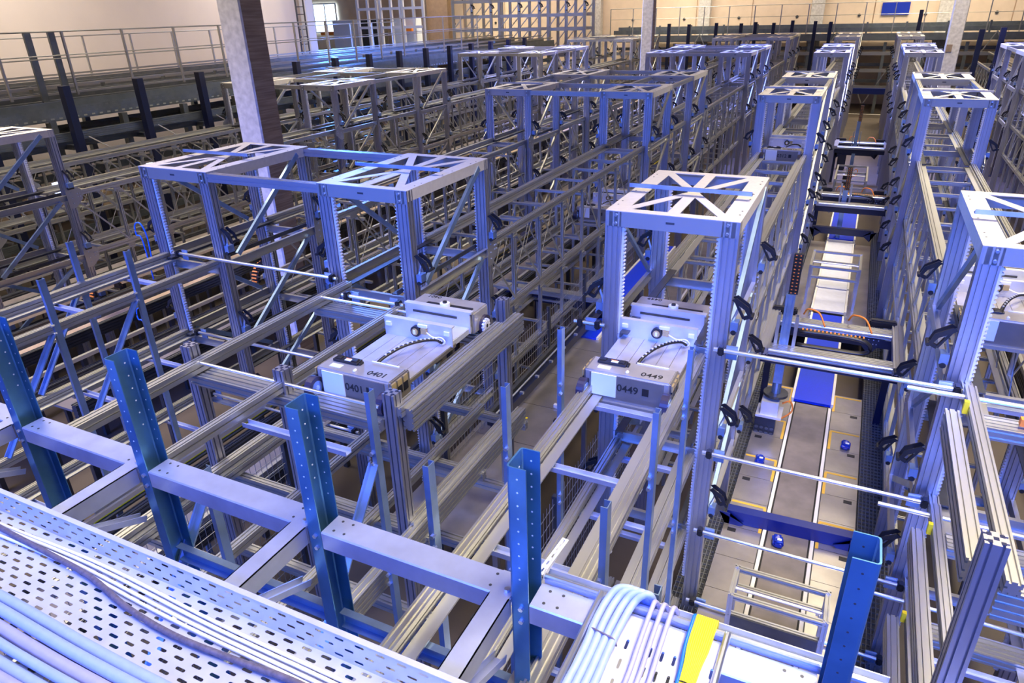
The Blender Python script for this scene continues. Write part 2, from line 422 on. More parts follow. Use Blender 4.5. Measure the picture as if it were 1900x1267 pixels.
LANES = {'L2a': (-14.67, 'leftmost lane'), 'L2b': (-12.02, 'second lane from the left'), 'A': (-6.87, 'lane just right of the big column'),
         'B': (-4.27, 'fourth lane from the left'), 'C': (-1.235, 'lane left of the main aisle'), 'D': (1.41, 'lane right of the main aisle'), 'E': (4.55, 'outermost right lane')}
LANES_AD = {'L2a': 'leftmost lane', 'L2b': 'lane left of the big column'}
ROWS = [(5.37, 1, 'front row'), (13.95, 2, 'second row'), (26.4, 2, 'third row'), (38.4, 2, 'rearmost row')]

def tower(lane, row):
    xc, ln = LANES[lane]; y0, np_, rn = ROWS[row]
    what = 'single aluminium lift tower' if np_ == 1 else 'twin-deck aluminium lift tower'
    t = thing('lift_tower', f'{what}, {rn}, {ln}', 'tower', (xc, y0, 0), 'lift towers over the rack lanes')
    ys = []
    for k in range(np_):
        a = y0+k*3.6; ys.append((a, a+TD))
        link('top_plate', PLATE, T(xc, a+TD/2, TOP), t)
        seg = bar('cross_bar', t, 'strap', 'blue_lit_steel' if row == 0 else 'galvanised', (xc-TW/2, a+TD*0.41, TOP+.05), (xc+TW/2-.02, a+TD*0.41, TOP+.05), (0, 1, 0))  # front-row bar carries the blue daylight in its colour
    if np_ == 2:
        for sx in (-1, 1):
            bar('top_rail', t, 'chord_slim', 'aluminium', (xc+sx*(TW/2-.05), y0+TD, TOP-.06), (xc+sx*(TW/2-.05), y0+3.6, TOP-.06))
    near = row <= 1
    for (a, b) in ys:
        for yy, sy in ((a+.05, 1), (b-.05, -1)):
            for sx in (-1, 1):
                px = xc+sx*(TW/2-.0675)
                bar('post', t, 'tower_post', 'post_alu', (px, yy, 0.0), (px, yy, TOP-.004))
                R = Matrix.Identity(4) if sx < 0 else Matrix.Rotation(PI, 4, 'Z')
                link('gear_rack', GEAR, T(px-sx*.0775, yy, TOP-.14) @ R, t)
        # braces on both flanks: right one rises to the rear, left one falls to the rear
        xr = xc+TW/2+.008; xl = xc-TW/2-.008
        for i, (zt, zb) in enumerate(((TOP-.06, LV[0]+.02), (LV[0]-.10, LV[1]+.02), (LV[1]-.10, LV[2]+.02))):
            if i == 2 and not near: continue
            bar('side_brace', t, 'strap', 'blue_lit_steel' if row == 0 else 'galvanised', (xr, a+.22, zb), (xr, b-.22, zt), (0, 1, 0))  # front-row braces are coloured as lit blue, other rows plain galvanised
            bar('side_brace', t, 'strap', 'blue_lit_steel' if row == 0 else 'galvanised', (xl+.02, a+.22, zt), (xl+.02, b-.22, zb), (0, 1, 0))
        for z in LV[:3 if near else 2]:
            for sx in (-1, 1):
                bar('level_beam', t, 'channel', 'galvanised', (xc+sx*(TW/2-.01), a+.1, z-.06), (xc+sx*(TW/2-.01), b-.1, z-.06), (0, 0, 1))
                bar('inner_rail', t, 'run', 'dark_steel', (xc+sx*.36, a-.05, z-.04), (xc+sx*.36, b+.05, z-.04), (-sx, 0, 0))
            for yy in (a+.05, b-.05):
                bar('level_tie', t, 'channel', 'galvanised', (xc-TW/2+.13, yy, z-.14), (xc+TW/2-.13, yy, z-.14), (0, 0, 1))
            
            for sx in (-1, 1):
                for yy in (a+.05, b-.05):
                    R = Matrix.Identity(4) if sx > 0 else Matrix.Rotation(PI, 4, 'Z')
                    link('latch_lever', LATCH, T(xc+sx*(TW/2+.0), yy+.02, z+.24) @ R, t)
    # big side gussets where the running rails meet the tower
    for z in LV[:2]:
        for sx in (-1, 1):
            for yy, fl_ in ((ys[0][0]+.05, -1), (ys[-1][1]-.05, 1)):
                if row == 0 and fl_ < 0: continue
                link('gusset', GUSSET, T(xc+sx*(TW/2+.004), yy, z-.02) @ Matrix.Diagonal((1, fl_, 1, 1)), t)
    return t

def rack_section(lane, ya, yb, near, lab, nlev=3):
    """ladder of running rails on trusses between two towers"""
    xc, ln = LANES[lane]
    t = thing('rack_section', lab, 'rack', (xc, ya, 0), 'rail racks between the lift towers')
    L = yb-ya; n = max(2, round(L/0.875)); st = L/n
    levels = LV[:nlev]
    for li, z in enumerate(levels):
        for sx in (-1, 1):
            xo = xc+sx*.405
            bar('chord', t, 'chord_slim', 'aluminium', (xo, ya, z-.04), (xo, yb, z-.04))
            bar('running_rail', t, 'run', 'galvanised', (xo-sx*.045, ya, z-.075), (xo-sx*.045, yb, z-.075), (-sx, 0, 0))
        bm = None if near else bmesh.new()
        for i in range(n):
            y = ya+st*(i+0.5)
            for dz, dy in ((-.10, 0.10), (-.26, -.12)):
                if dz < -.2 and (not near or li > 1): continue
                p, q = (xc-.37, y+dy, z+dz), (xc+.37, y+dy, z+dz)
                if near: bar('rung', t, 'rung', 'aluminium', p, q, (0, 1, 0))
                else: seg_into(bm, rect(.05, .04), p, q, (0, 1, 0))
        if bm: link('rungs', finish(bm, 'rungs', 'aluminium'), T(0, 0, 0), t, kind='stuff')
    for sx in (-1, 1):
        xo = xc+sx*.405
        bmf = None if near else bmesh.new()
        for i in range(n+1):
            y = ya+st*i
            if i == n: y -= .03
            if i == 0: y += .03
            zt = levels[0]-.08
            bar('rack_post', t, 'rack_post', 'aluminium', (xo, y, 0), (xo, y, zt))
            if i < n:
                for li in range(len(levels)-1):
                    p, q = (xo+sx*.026, y+.05, levels[li]-.12), (xo+sx*.026, y+st-.05, levels[li+1]+.0)
                    if near and li == 0:
                        bar('truss_brace', t, 'brace', 'galvanised', p, q, (0, 1, 0))
                        bar('tie_rod', t, 'rod', 'galvanised', (xo-sx*.1, y+st-.12, levels[0]-.1), (xo-sx*.1, y+.12, levels[1]))
                    elif not near:
                        seg_into(bmf, rect(.028, .01), p, q, (0, 1, 0))
            if near:
                for z in levels[:2]: link('node_plate', NODE, T(xo+sx*.026, y, z-.1), t)
        if bmf: link('truss_braces', finish(bmf, 'truss_braces', 'galvanised'), T(0, 0, 0), t, kind='stuff')
    return t

for lane in LANES:
    for r in range(4):
        if lane == 'E' and r in (0, 1, 3): continue
        tower(lane, r)
gaps = [(5.37+TD, 13.95, 'between front and second tower rows'), (13.95+3.6+TD, 26.4, 'between second and third tower rows'), (26.4+3.6+TD, 38.4, 'between third and rearmost tower rows')]
mids = [(13.95+TD, 13.95+3.6, 'inside the second-row tower'), (26.4+TD, 26.4+3.6, 'inside the third-row tower')]
for lane, (xc, ln) in LANES.items():
    for gi, (ya, yb, gl) in enumerate(gaps):
        if lane == 'E' and gi == 0: continue
        rack_section(lane, ya, yb, gi == 0 or (gi == 1 and lane in 'BCD'), f'rail rack {gl}, {ln}', 4 if gi == 0 and lane in 'ABCD' else 3)
    for gi, (ya, yb, gl) in enumerate(mids):
        if lane == 'E' and gi == 0: continue
        rack_section(lane, ya, yb, False, f'short rail rack {gl}, {ln}', 2)
# aluminium beams that tie each pair of towers together at the top
for nm, la, lb in (('left', 'L2a', 'L2b'), ('centre', 'A', 'B')):
    for r, (y0, np_, rn) in enumerate(ROWS):
        for k in range(np_):
            for e, yy in (('near', y0+k*3.6+.05), ('far', y0+k*3.6+TD-.05)):
                x1 = LANES[la][0]+TW/2; x2 = LANES[lb][0]-TW/2
                deck = '' if np_ == 1 else ('first deck ' if k == 0 else 'second deck ')
                bar('tie_beam', None, 'chord', 'post_alu' if r == 0 else 'aluminium', (x1, yy, TOP-.06), (x2, yy, TOP-.06), (0, 1, 0),
                    label=f'beam bridging {nm} tower pair, {rn}, {deck}{e} one', cat='beam', group='beams bridging tower pairs')
# ------------------------------------------------------------------ open front ends of the lanes
def front_rails(lane, ends, lab, dz=0.0, half=.405):
    xc, ln = LANES[lane]
    t = thing('rail_extension', lab, 'rack', (xc, 3.5, 0), 'open rail ends in front of the front towers')
    for li, (z, y0) in enumerate(zip(LV, ends)):
        z += dz
        for sx in (-1, 1):
            xo = xc+sx*half
            bar('chord', t, 'chord_slim', 'aluminium', (xo, y0, z-.04), (xo, 5.37, z-.04))
            bar('running_rail', t, 'run', 'galvanised', (xo-sx*.045, y0, z-.075), (xo-sx*.045, 5.42, z-.075), (-sx, 0, 0))
        for y in [y0+.25+.86*i for i in range(int((5.2-y0)/.86)+1)]:
            bar('cross_tie', t, 'channel_small', 'zinc_beam', (xc-.37, y, z-.11), (xc+.37, y, z-.11), (0, 1, 0))
    return t
front_rails('A', (1.9, 1.9, 1.9), 'pair of aluminium running rails on struts before the tower right of the big column')
front_rails('C', (1.55, 1.5, 1.5, 2.0), 'aluminium running rails passing under the blue beam, below the moving shuttle', -.13, .345)
front_rails('L2b', (2.0, 2.0, 2.0), 'aluminium running rails at the left edge before the cut-off tower')
front_rails('D', (5.0, 5.0, 1.8), 'low running rails at the lower right behind the open-topped profile')
# uprights (thin bent steel posts) that rise above the rails
def upright(x, y, zt, lab, sx=1, zb=0.0, m='blue_lit_steel'):  # galvanised uprights with the blue light painted into their colour
    t = thing('upright', lab, 'upright', (x, y, zb), 'thin blue-lit galvanised uprights along the rails')
    bar('upright_post', t, 'channel_small', m, (x, y, zb), (x, y, zt), (0, 1, 0))
    for z in LV[:2]:
        for dz in (-.03, .05):
            link('bolt', section_mesh('bolt', ngon(.014, 6), 'tube_zinc'), T(x+sx*.01, y-.02, z-.05+dz) @ Matrix.Rotation(PI/2, 4, 'X') @ Matrix.Diagonal((1, 1, .03, 1)), t)
    if x > -2.0:
        return t
    bar('upright_brace', t, 'strap', m, (x, y-.03, LV[0]-.08), (x, y-.75, LV[1]), (1, 0, 0))
    return t
ZU = CZ-2.07
upright(-6.43, 3.42, ZU, 'blue-lit galvanised upright left of the wide front post, nearer of the two on that rail')
upright(-6.43, 4.30, ZU, 'blue-lit galvanised upright rising beside the foot of the front left tower')
upright(-7.30, 4.28, ZU, 'blue-lit galvanised upright on the left rail behind the nearer left upright')
upright(-1.70, 4.22, ZU, 'slim blue-lit upright just left of the shuttle numbered 0449')
upright(-0.77, 4.25, ZU, 'slim blue-lit upright just right of the shuttle numbered 0449', -1)
upright(-1.70, 3.31, ZU, 'slim blue-lit upright left of the shuttle 0449, half way to the open profile post')
upright(-0.77, 3.38, ZU, 'slim blue-lit upright below the right wheel of the shuttle 0449', -1)
upright(-0.77, 2.48, ZU, 'short blue-lit upright in front of the running rails, above the thick blue cables', -1)
upright(-1.70, 2.42, ZU, 'grey blue-lit upright between the open profile post and the third blue column')
upright(-2.44, 2.92, ZU, 'blue-lit angle upright bolted beside the open profile post in front of shuttle 0401', -1)
upright(-3.20, 2.25, ZU-.35, 'blue-lit angle upright low behind the second blue column from the left')
upright(-0.47, 2.31, ZU-.25, 'small steel upright right of the short blue-lit one, over the grey lilac cables', -1)
# cross-transfer frame that carries shuttle 0401
tf = thing('transfer_frame', 'aluminium cross-transfer frame with open profile posts carrying shuttle 0401', 'frame', (-3.2, 4, 0))
def profile_post(parent, x, y, zt, zb=0.0):
    bar('profile_post', parent, 'open_post', 'post_alu', (x, y, zb), (x, y, zt), (1, 0, 0))
    bm = bmesh.new()
    for sx in (-1, 1):
        for sy in (-1, 1): box_into(bm, (sx*.026, sy*.026, 0), (.02, .02, .002))
    box_into(bm, (0, 0, 0), (.022, .022, .002))
    link('profile_bore', finish(bm, 'profile_bore', 'navy'), T(x, y, zt+.0005), parent)
ZP = CZ-2.4
for x, y in ((-2.665, 3.43), (-2.72, 5.30), (-4.665, 3.43)): profile_post(tf, x, y, ZP)
profile_post(tf, -3.655, 3.41, ZP)
for y in (3.40, 4.93):
    bar('cross_beam', tf, 'double_flat', 'aluminium', (-4.6, y, LV[0]-.13), (-2.72, y, LV[0]-.13), (0, 1, 0))
    bar('guide_tube', tf, 'tube_small', 'tube_zinc', (-4.55, y-.02, LV[0]+.0), (-2.75, y-.02, LV[0]+.0))
for z in (LV[0], LV[1]):
    bar('long_beam', tf, 'double', 'aluminium', (-2.56, 1.75 if z < LV[0] else 3.45, z-.10), (-2.56, 5.32, z-.10))
    bar('bed_rail', tf, 'chord', 'aluminium', (-4.55, 1.8 if z < LV[0] else 2.0, z-.03), (-4.55, 5.35, z-.03))
    bar('bed_rail', tf, 'chord_slim', 'galvanised', (-3.66, 1.8, z-.02), (-3.66, 5.0, z-.02))
    bar('bed_rail', tf, 'chord_slim', 'galvanised', (-2.61, 3.4, z-.02), (-2.61, 5.0, z-.02))
for x in (-4.5, -3.75, -3.0):
    bar('lower_strut', tf, 'chord_slim', 'aluminium', (x, 1.9, LV[1]-.1), (x, 5.3, LV[1]-.1))
for y in (2.5, 3.4, 4.3, 5.2):
    bar('lower_beam', tf, 'chord', 'aluminium', (-4.6, y, LV[2]-.1), (-2.5, y, LV[2]-.1), (0, 1, 0))
    bar('lower_beam', tf, 'chord_slim', 'aluminium', (-4.6, y+.1, LV[1]-.2), (-2.5, y+.1, LV[1]-.2), (0, 1, 0))
for y in (2.35, 2.95):
    bar('cross_tie', tf, 'channel_small', 'zinc_beam', (-3.62, y, LV[0]-.1), (-2.7, y, LV[0]-.1), (0, 1, 0))
# front frame of the right lane
df = thing('end_frame', 'aluminium end frame of heavy grooved profiles at the right edge', 'frame', (1.2, 4, 0))
for z in (LV[0], LV[1], LV[2]):
    bar('long_beam', df, 'tall', 'aluminium', (.863, 3.3 if z > 3 else 2.6, z-.05), (.87, 4.85, z-.05))
    bar('bed_rail', df, 'chord_slim', 'aluminium', (.98, 3.1 if z > 3 else 2.4, z+.07), (.98, 5.1, z+.07))
    bar('cross_beam', df, 'double_flat', 'aluminium', (1.06, 4.84, z-.05), (2.6, 4.84, z-.05), (0, 1, 0))
    bar('cross_beam', df, 'double', 'aluminium', (.95, 3.2, z-.09), (2.6, 3.2, z-.09), (0, 1, 0))
    put_box('clamp_lever', df, (.93, 4.80, z+.09), (.03, .035, .09), 'yellow')
    put_box('clip', df, (1.28, 4.83, z+.04), (.07, .05, .05), 'orange')
    bar('guide_tube', df, 'tube', 'tube_zinc', (.6, 5.0, z+.06), (2.7, 5.0, z+.06))
for y in (3.2, 4.84): bar('frame_post', df, 'tower_post', 'post_alu', (1.95, y, 0), (1.95, y, LV[0]-.1))
pp = thing('profile_post', 'violet blue open-topped aluminium profile leaning up at the lower right edge', 'post', (.86, 3.11, 0))
profile_post(pp, .86, 3.11, CZ-2.2)
# round guard tubes across the aisles
def tube(x1, x2, y, z, lab, m='tube_zinc'):
    t = thing('guard_tube', lab, 'tube', (x1, y, z), 'round zinc tubes across the aisles')
    bar('tube', t, 'tube', m, (x1, y, z), (x2, y, z))
    for x in (x1+.06, x2-.06):
        link('clamp', boxmesh('clamp', (.05, .075, .075), 'black', .01), T(x, y, z), t)
        put_box('tube_bracket', t, (x+(.08 if x < (x1+x2)/2 else -.07), y+.03, z-.02), (.09, .012, .12), 'blue_lit_steel')
names = ('topmost', 'second', 'third', 'lowest')
for i, z in enumerate(LV):
    tube(-.78, 1.0, 5.28, z-.03, f'long zinc tube across the main conveyor aisle, {names[i]} of four')
    if i < 3: tube(-7.0, -4.62, 5.26, z+.06, f'zinc tube between the two towers of the front centre pair, {names[i]} one')
tube(-4.35, -3.62, 5.0, LV[0]+.02, 'short thick zinc tube behind the transfer frame, left of shuttle 0401')
tube(-2.0, -1.72, 5.28, LV[0]+.02, 'short zinc tube left of the tower over shuttle 0449')

# ------------------------------------------------------------------ shuttle vehicles
def wheel_mesh():
    bm = bmesh.new()
    cyl_into(bm, (-.028, 0, 0), (.028, 0, 0), .088, 22, 0)
    cyl_into(bm, (-.031, 0, 0), (.031, 0, 0), .055, 14, 1)
    cyl_into(bm, (-.035, 0, 0), (.035, 0, 0), .02, 8, 2)
    return finish(bm, 'wheel', 'tyre', 'blue_lit_steel', 'tube_zinc')
WHEEL = wheel_mesh()
def sprocket_mesh():
    bm = bmesh.new()
    for i in range(12):
        a = 2*PI*i/12
        box_into(bm, (0, .055*math.cos(a), .055*math.sin(a)), (.02, .02, .018), 0, Matrix.Rotation(a, 4, 'X'))
    cyl_into(bm, (-.012, 0, 0), (.012, 0, 0), .045, 12, 0); cyl_into(bm, (-.016, 0, 0), (.016, 0, 0), .016, 8, 1)
    return finish(bm, 'sprocket', 'rack_white', 'black')
SPROCKET = sprocket_mesh()
def shuttle(num, x, y, z, lab):
    """z = underside of the body; front towards -y"""
    t = thing('shuttle', lab, 'shuttle', (x, y, z), 'flat transport shuttles on the rails')
    W = .69
    P = lambda *a, **k: put_box(a[0], t, (x+a[1][0], y+a[1][1], z+a[1][2]), a[2], a[3], **k)
    body = P('front_box', (0, .12, .04), (W-.02, .24, .25), 'bot_steel', bev=.012)
    P('front_face', (0, -.003, .04), (W-.11, .008, .22), 'bot_face')
    P('pale_panel', (-.175, -.010, .060), (.20, .01, .185), 'panel_pale')
    P('scanner_window', (.155, -.009, .060), (.05, .008, .06), 'black')
    for sx in (-1, 1):
        P('end_cap', (sx*(W/2-.012), .13, .05), (.03, .24, .22), 'bot_face', bev=.01)
        link('wheel', WHEEL, T(x+sx*(W/2-.02), y-.06, z+.02), t)
        link('wheel', WHEEL, T(x+sx*(W/2-.01), y+1.45, z+.035), t)
        link('sprocket', SPROCKET, T(x+sx*(W/2+.03), y+1.42, z+.04), t)
        for k in range(3):
            P('brass_contact', (W/2+.004 if sx > 0 else -W/2-.004, .03+.075*k, .125 if True else 0), (.012, .055, .05), 'brass')
            P('black_pad', (sx*(W/2+.003), .03+.075*k, .06), (.01, .055, .06), 'black')
    # platform of long planks
    for i in range(6):
        P('platform_plank', ((i-2.5)*.108, .60, .055), (.104, .72, .012), 'bot_platform')
    P('platform_skirt', (0, .60, .035), (W-.04, .74, .03), 'bot_face')
    # upright partition with motor, then the rear box
    P('partition', (0, .905, .13), (W-.02, .012, .17), 'bot_light')
    P('partition_lip', (0, .925, .218), (W-.02, .05, .012), 'bot_light')
    for sx in (-1, 1): P('partition_clip', (sx*.29, .895, .165), (.05, .02, .035), 'white_frame')
    bm = bmesh.new()
    cyl_into(bm, (0, 0, 0), (0, -.035, 0), .048, 20, 0); cyl_into(bm, (0, -.03, 0), (0, -.045, 0), .03, 14, 1)
    box_into(bm, (0, -.048, .0), (.02, .006, .035), 2)
    box_into(bm, (.075, -.015, .01), (.05, .03, .05), 1); box_into(bm, (.06, -.01, .05), (.09, .02, .025), 2)
    link('motor', finish(bm, 'motor', 'black', 'brass', 'white_frame'), T(x+.0, y+.895, z+.15), t)
    link('motor_cable', tube_mesh('motor_cable', [(.09, -.01, 0), (.17, -.03, -.025), (.25, -.03, -.015), (.285, -.03, -.05), (.25, -.04, -.075)], .006, 'cable_white', 6), T(x, y+.895, z+.15), t)
    # black drag chain with light gaps
    pts = [Vector(p) for p in ((-.02, .26, .08), (.0, .40, .12), (.06, .56, .15), (.14, .70, .155), (.22, .82, .13), (.26, .86, .09))]
    ch = tube_mesh('drag_chain', pts, .016, 'black', 6, 5, .8)
    link('drag_chain', ch, T(x, y, z), t)
    bm = bmesh.new()
    for i in range(len(pts)-1):
        for s in range(4):
            q = pts[i].lerp(pts[i+1], (s+.5)/4)
            if i > 0: box_into(bm, q+Vector((0, 0, .014)), (.014, .014, .010))
    link('chain_gaps', finish(bm, 'chain_gaps', 'rack_white'), T(x, y, z), t)
    P('rear_tray', (0, 1.09, .06), (W-.05, .34, .06), 'bot_light', bev=.006)
    P('rear_wall', (0, 1.22, .13), (W-.03, .014, .19), 'bot_light')
    P('rear_lip', (0, 1.245, .225), (W-.01, .06, .014), 'bot_light')
    P('rear_slot', (-.02, 1.208, .17), (.45, .006, .02), 'dark_steel')
    P('rear_box', (0, 1.41, .10), (W-.02, .27, .20), 'bot_steel', bev=.012)
    P('rear_recess', (-.09, 1.33, .205), (.17, .06, .012), 'black')
    P('rear_recess', (.16, 1.34, .205), (.25, .05, .012), 'black')
    link('rear_motor', finish_motor(), T(x+.03, y+1.31, z+.215), t)
    # cover with a black antenna block, labels, knobs
    bm = bmesh.new(); box_into(bm, (0, 0, 0), (.23, .075, .022)); box_into(bm, (-.075, 0, .014), (.05, .05, .01)); box_into(bm, (.075, 0, .014), (.05, .05, .01)); box_into(bm, (.125, .0, -.004), (.02, .05, .02))
    bmesh.ops.bevel(bm, geom=bm.edges[:], offset=.004, segments=1, affect='EDGES')
    link('antenna_block', finish(bm, 'antenna_block', 'black'), T(x-.16, y+.165, z+.177), t)
    P('antenna_label', (-.14, .150, .190), (.055, .03, .003), 'panel_pale')
    P('antenna_mark', (-.15, .172, .190), (.05, .006, .003), 'orange')
    P('top_label', (-.20, .075, .1665), (.10, .05, .003), 'panel_pale')
    P('top_knob', (-.01, .055, .172), (.022, .035, .02), 'white_frame', bev=.006)
    P('top_edge', (.14, .235, .168), (.25, .012, .006), 'white_frame')
    P('front_bumper', (0, -.02, -.085), (W-.12, .03, .03), 'galvanised')
    if num:
        link('number', text_mesh(num, .085, 'ink'), T(x-.07, y-.0085, z+.030) @ Matrix.Rotation(PI/2, 4, 'X'), t)
        link('number', text_mesh(num, .085, 'ink'), T(x+.09, y+.05, z+.1655), t)
        link('number', text_mesh(num, .07, 'ink'), T(x-.12, y+1.52, z+.2005) @ Matrix.Rotation(PI, 4, 'Z'), t)
    return t
def finish_motor():
    if 'rear_motor' in MC: return MC['rear_motor']
    bm = bmesh.new(); cyl_into(bm, (0, 0, -.02), (0, 0, .03), .045, 14, 0); cyl_into(bm, (.0, 0, .03), (0, 0, .045), .02, 8, 1)
    MC['rear_motor'] = finish(bm, 'rear_motor', 'white_frame', 'black'); return MC['rear_motor']
ZB = LV[0]-.115
shuttle('0401', -3.09, 3.53, LV[0]-.05, 'metal shuttle numbered 0401 on the cross-transfer frame')
shuttle('0449', -1.28, 4.50, ZB-.05, 'metal shuttle numbered 0449 rolling out under the front tower')
shuttle('0312', -1.235, 13.9, ZB+.02, 'small distant metal shuttle numbered 0312 inside the second-row tower')
shuttle('26', -4.27, 12.2, LV[1]-.02, 'distant shuttle with number ending 26 half hidden behind the front top plate')
shuttle('', 1.41, 6.6, ZB, 'pale shuttle without visible number behind the right front tower plate')

# ------------------------------------------------------------------ foreground: blue-lit posts, beams, trays, cables
ZBEAM = CZ-2.2; ZPOST = CZ-1.53
def c_post(x0, y0, zt, lab, mirror=False, dark=False):
    """bent-sheet channel post with punched holes in both flanges; web on the left"""
    t = thing('steel_post', lab, 'post', (x0, y0, 0), 'blue-lit galvanised channel posts in the foreground')
    W, D, th = .082, .135, .005; s = -1 if mirror else 1
    xs = [0, W] if not mirror else [0, -W]
    m = 'blue_lit_post'
    # outline swept vertically, with rounded bends
    r = .012
    out = [(W, 0), (r, 0), (r*.3, r*.3), (0, r), (0, D-r), (r*.3, D-r*.3), (r, D), (W, D)]
    inn = [(W, D-th), (r, D-th), (th+.002, D-r), (th+.002, r), (r, th), (W, th)]
    pts = [(s*a, b) for a, b in out+inn]
    if s > 0: pts = pts[::-1]
    k = ('c_post', mirror)
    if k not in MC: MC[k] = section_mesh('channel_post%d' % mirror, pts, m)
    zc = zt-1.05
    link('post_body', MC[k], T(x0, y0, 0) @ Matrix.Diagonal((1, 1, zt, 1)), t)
    # punched holes as thin discs; pale colour paints the light coming through
    bm = bmesh.new()
    for i in range(9 if not dark else 8):
        z = zt-.05-.062*i
        for yy in (0, D):
            cyl_into(bm, (s*(W*.55), yy-.0008 if yy == 0 else yy-th-.0008, z), (s*(W*.55), yy+.0008 if yy == 0 else yy-th+.0008, z), .0042, 8, 0)
    for i in range(6):
        z = zt-.07-.075*i
        for b in (.035, .10):
            cyl_into(bm, (s*(th+.0012), b, z), (s*(th+.0032), b, z), .0045, 8, 0)
            cyl_into(bm, (-s*.0012, b, z), (s*.001, b, z), .0045, 8, 0)
    link('punched_holes', finish(bm, 'punched_holes', 'dark_steel' if mirror else 'panel_pale'), T(x0, y0, 0), t, kind='stuff')
    for dz in (-.03, -.10):
        link('bolt', section_mesh('bolt', ngon(.014, 6), 'tube_zinc'), T(x0+s*.05, y0, ZBEAM+dz) @ Matrix.Rotation(PI/2, 4, 'X') @ Matrix.Diagonal((.8, .8, .014, 1)), t)
    return t
PY = 1.892
PX = [-4.36, -3.25, -2.064, -.982, .278]
plabs = ['dark blue-lit galvanised post cut by the left picture edge', 'blue-lit galvanised channel post with punched holes, second from the left', 'blue-lit galvanised channel post with punched holes in front of shuttle 0401', 'blue-lit galvanised channel post with punched holes at the bottom centre', 'blue-lit galvanised channel post at the lower right, open towards the cables']
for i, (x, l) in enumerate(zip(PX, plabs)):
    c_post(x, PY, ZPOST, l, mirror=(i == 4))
def beam(x1, x2, lab):
    t = thing('cross_beam', lab, 'beam', (x1, PY, ZBEAM), 'zinc beams between the blue posts')
    k = 'beam_mesh'
    Y0, Y1, h = 0, .140, .10
    pts = [(Y0+.006, 0), (Y1-.006, 0), (Y1, -.006), (Y1, -h), (Y1-.006, -h), (Y1-.006, -.012), (Y0+.006, -.012), (Y0+.006, -h), (Y0, -h), (Y0, -.006)]
    bm = bmesh.new()
    a = [bm.verts.new((0, y, z)) for y, z in pts]; b = [bm.verts.new((x2-x1, y, z)) for y, z in pts]; n = len(pts)
    for i in range(n): bm.faces.new((a[i], a[(i+1) % n], b[(i+1) % n], b[i]))
    bm.faces.new(a[::-1]); bm.faces.new(b); bmesh.ops.recalc_face_normals(bm, faces=bm.faces[:])
    link('beam_body', finish(bm, 'beam_body', 'zinc_beam'), T(x1, PY, ZBEAM), t)
    bm = bmesh.new()
    for x in (.05, .11, x2-x1-.11, x2-x1-.05):
        for y in (.035, .105): cyl_into(bm, (x, y, 0.0), (x, y, .001), .007, 10)
    link('beam_holes', finish(bm, 'beam_holes', 'dark_steel'), T(x1, PY, ZBEAM+.0005), t, kind='stuff')
for i, l in enumerate(('zinc beam between the leftmost dark post and the second blue-lit post', 'zinc beam between the second and third blue-lit posts', 'zinc beam between the third and the bottom-centre blue-lit post', 'zinc beam running right from the bottom-centre blue-lit post under the cables')):
    beam(PX[i]+.085 if i < 3 else PX[3]+.085, (PX[i+1]-.002) if i < 3 else PX[4]-.088, l)
beam(-5.6, PX[0]-.005, 'zinc beam stub left of the leftmost dark post')
for i, l in enumerate(('zinc bracket arm reaching from the leftmost post to the cable tray', 'zinc bracket arm from the second blue-lit post to the cable tray', 'bright zinc bracket arm from the third blue-lit post to the cable tray', 'blue zinc bracket arm from the bottom-centre post to the tray')):
    x = PX[i]-.05
    t = thing('bracket_arm', l, 'bracket', (x, PY, ZBEAM), 'zinc bracket arms carrying the cable tray')
    bm = bmesh.new()
    box_into(bm, (0, -.18, -.0025), (.094, .63, .005)); box_into(bm, (.0445, -.25, -.05), (.005, .49, .10)); box_into(bm, (-.0445, -.25, -.05), (.005, .49, .10))
    link('arm_body', finish(bm, 'arm_body', 'zinc_beam'), T(x, PY, ZBEAM+.004), t)
    for y in (.03, .10): link('bolt', section_mesh('bolt', ngon(.014, 6), 'tube_zinc'), T(x+.02, PY+y, ZBEAM+.004) @ Matrix.Diagonal((.9, .9, .014, 1)), t)
    bar('arm_brace', t, 'channel_small', 'zinc_beam', (x, PY-.02, ZBEAM-.34), (x, PY-.62, ZBEAM-.07), (1, 0, 0))
# lower beams tied to the posts
for i, l in enumerate(('dark lower tie between the second and third blue-lit posts', 'dark lower tie between the third and bottom-centre blue-lit posts')):
    bar('lower_tie', None, 'channel', 'blue_lit_steel', (PX[i+1]+.08, PY+.05, ZBEAM-.6), (PX[i+2], PY+.05, ZBEAM-.6), (0, 0, 1), label=l, cat='beam')
# perforated cable tray, left
TZ = CZ-2.205
tr = thing('cable_tray', 'long perforated zinc cable tray crossing the bottom left corner', 'tray', (-4.6, .4, TZ))
CU, CV = .094, .034
NU, NV = 44, 28
link('tray_bottom', perforated('tray_bottom', NU, NV, CU, CV, .048, .013, .0015, 'tray_zinc', stagger=True), T(-4.6, 1.362-NV*CV, TZ), tr)
RM = perforated('tray_rim', NU, 3, CU, .034, .042, .010, .0015, 'tray_zinc', stagger=True)
link('tray_rim', RM, T(-4.6, 1.362, TZ) @ Matrix.Rotation(math.radians(78), 4, 'X'), tr)
put_box('rim_lip', tr, (-4.6+NU*CU/2+.02, 1.392, TZ+.103), (NU*CU+.04, .024, .006), 'tray_zinc')
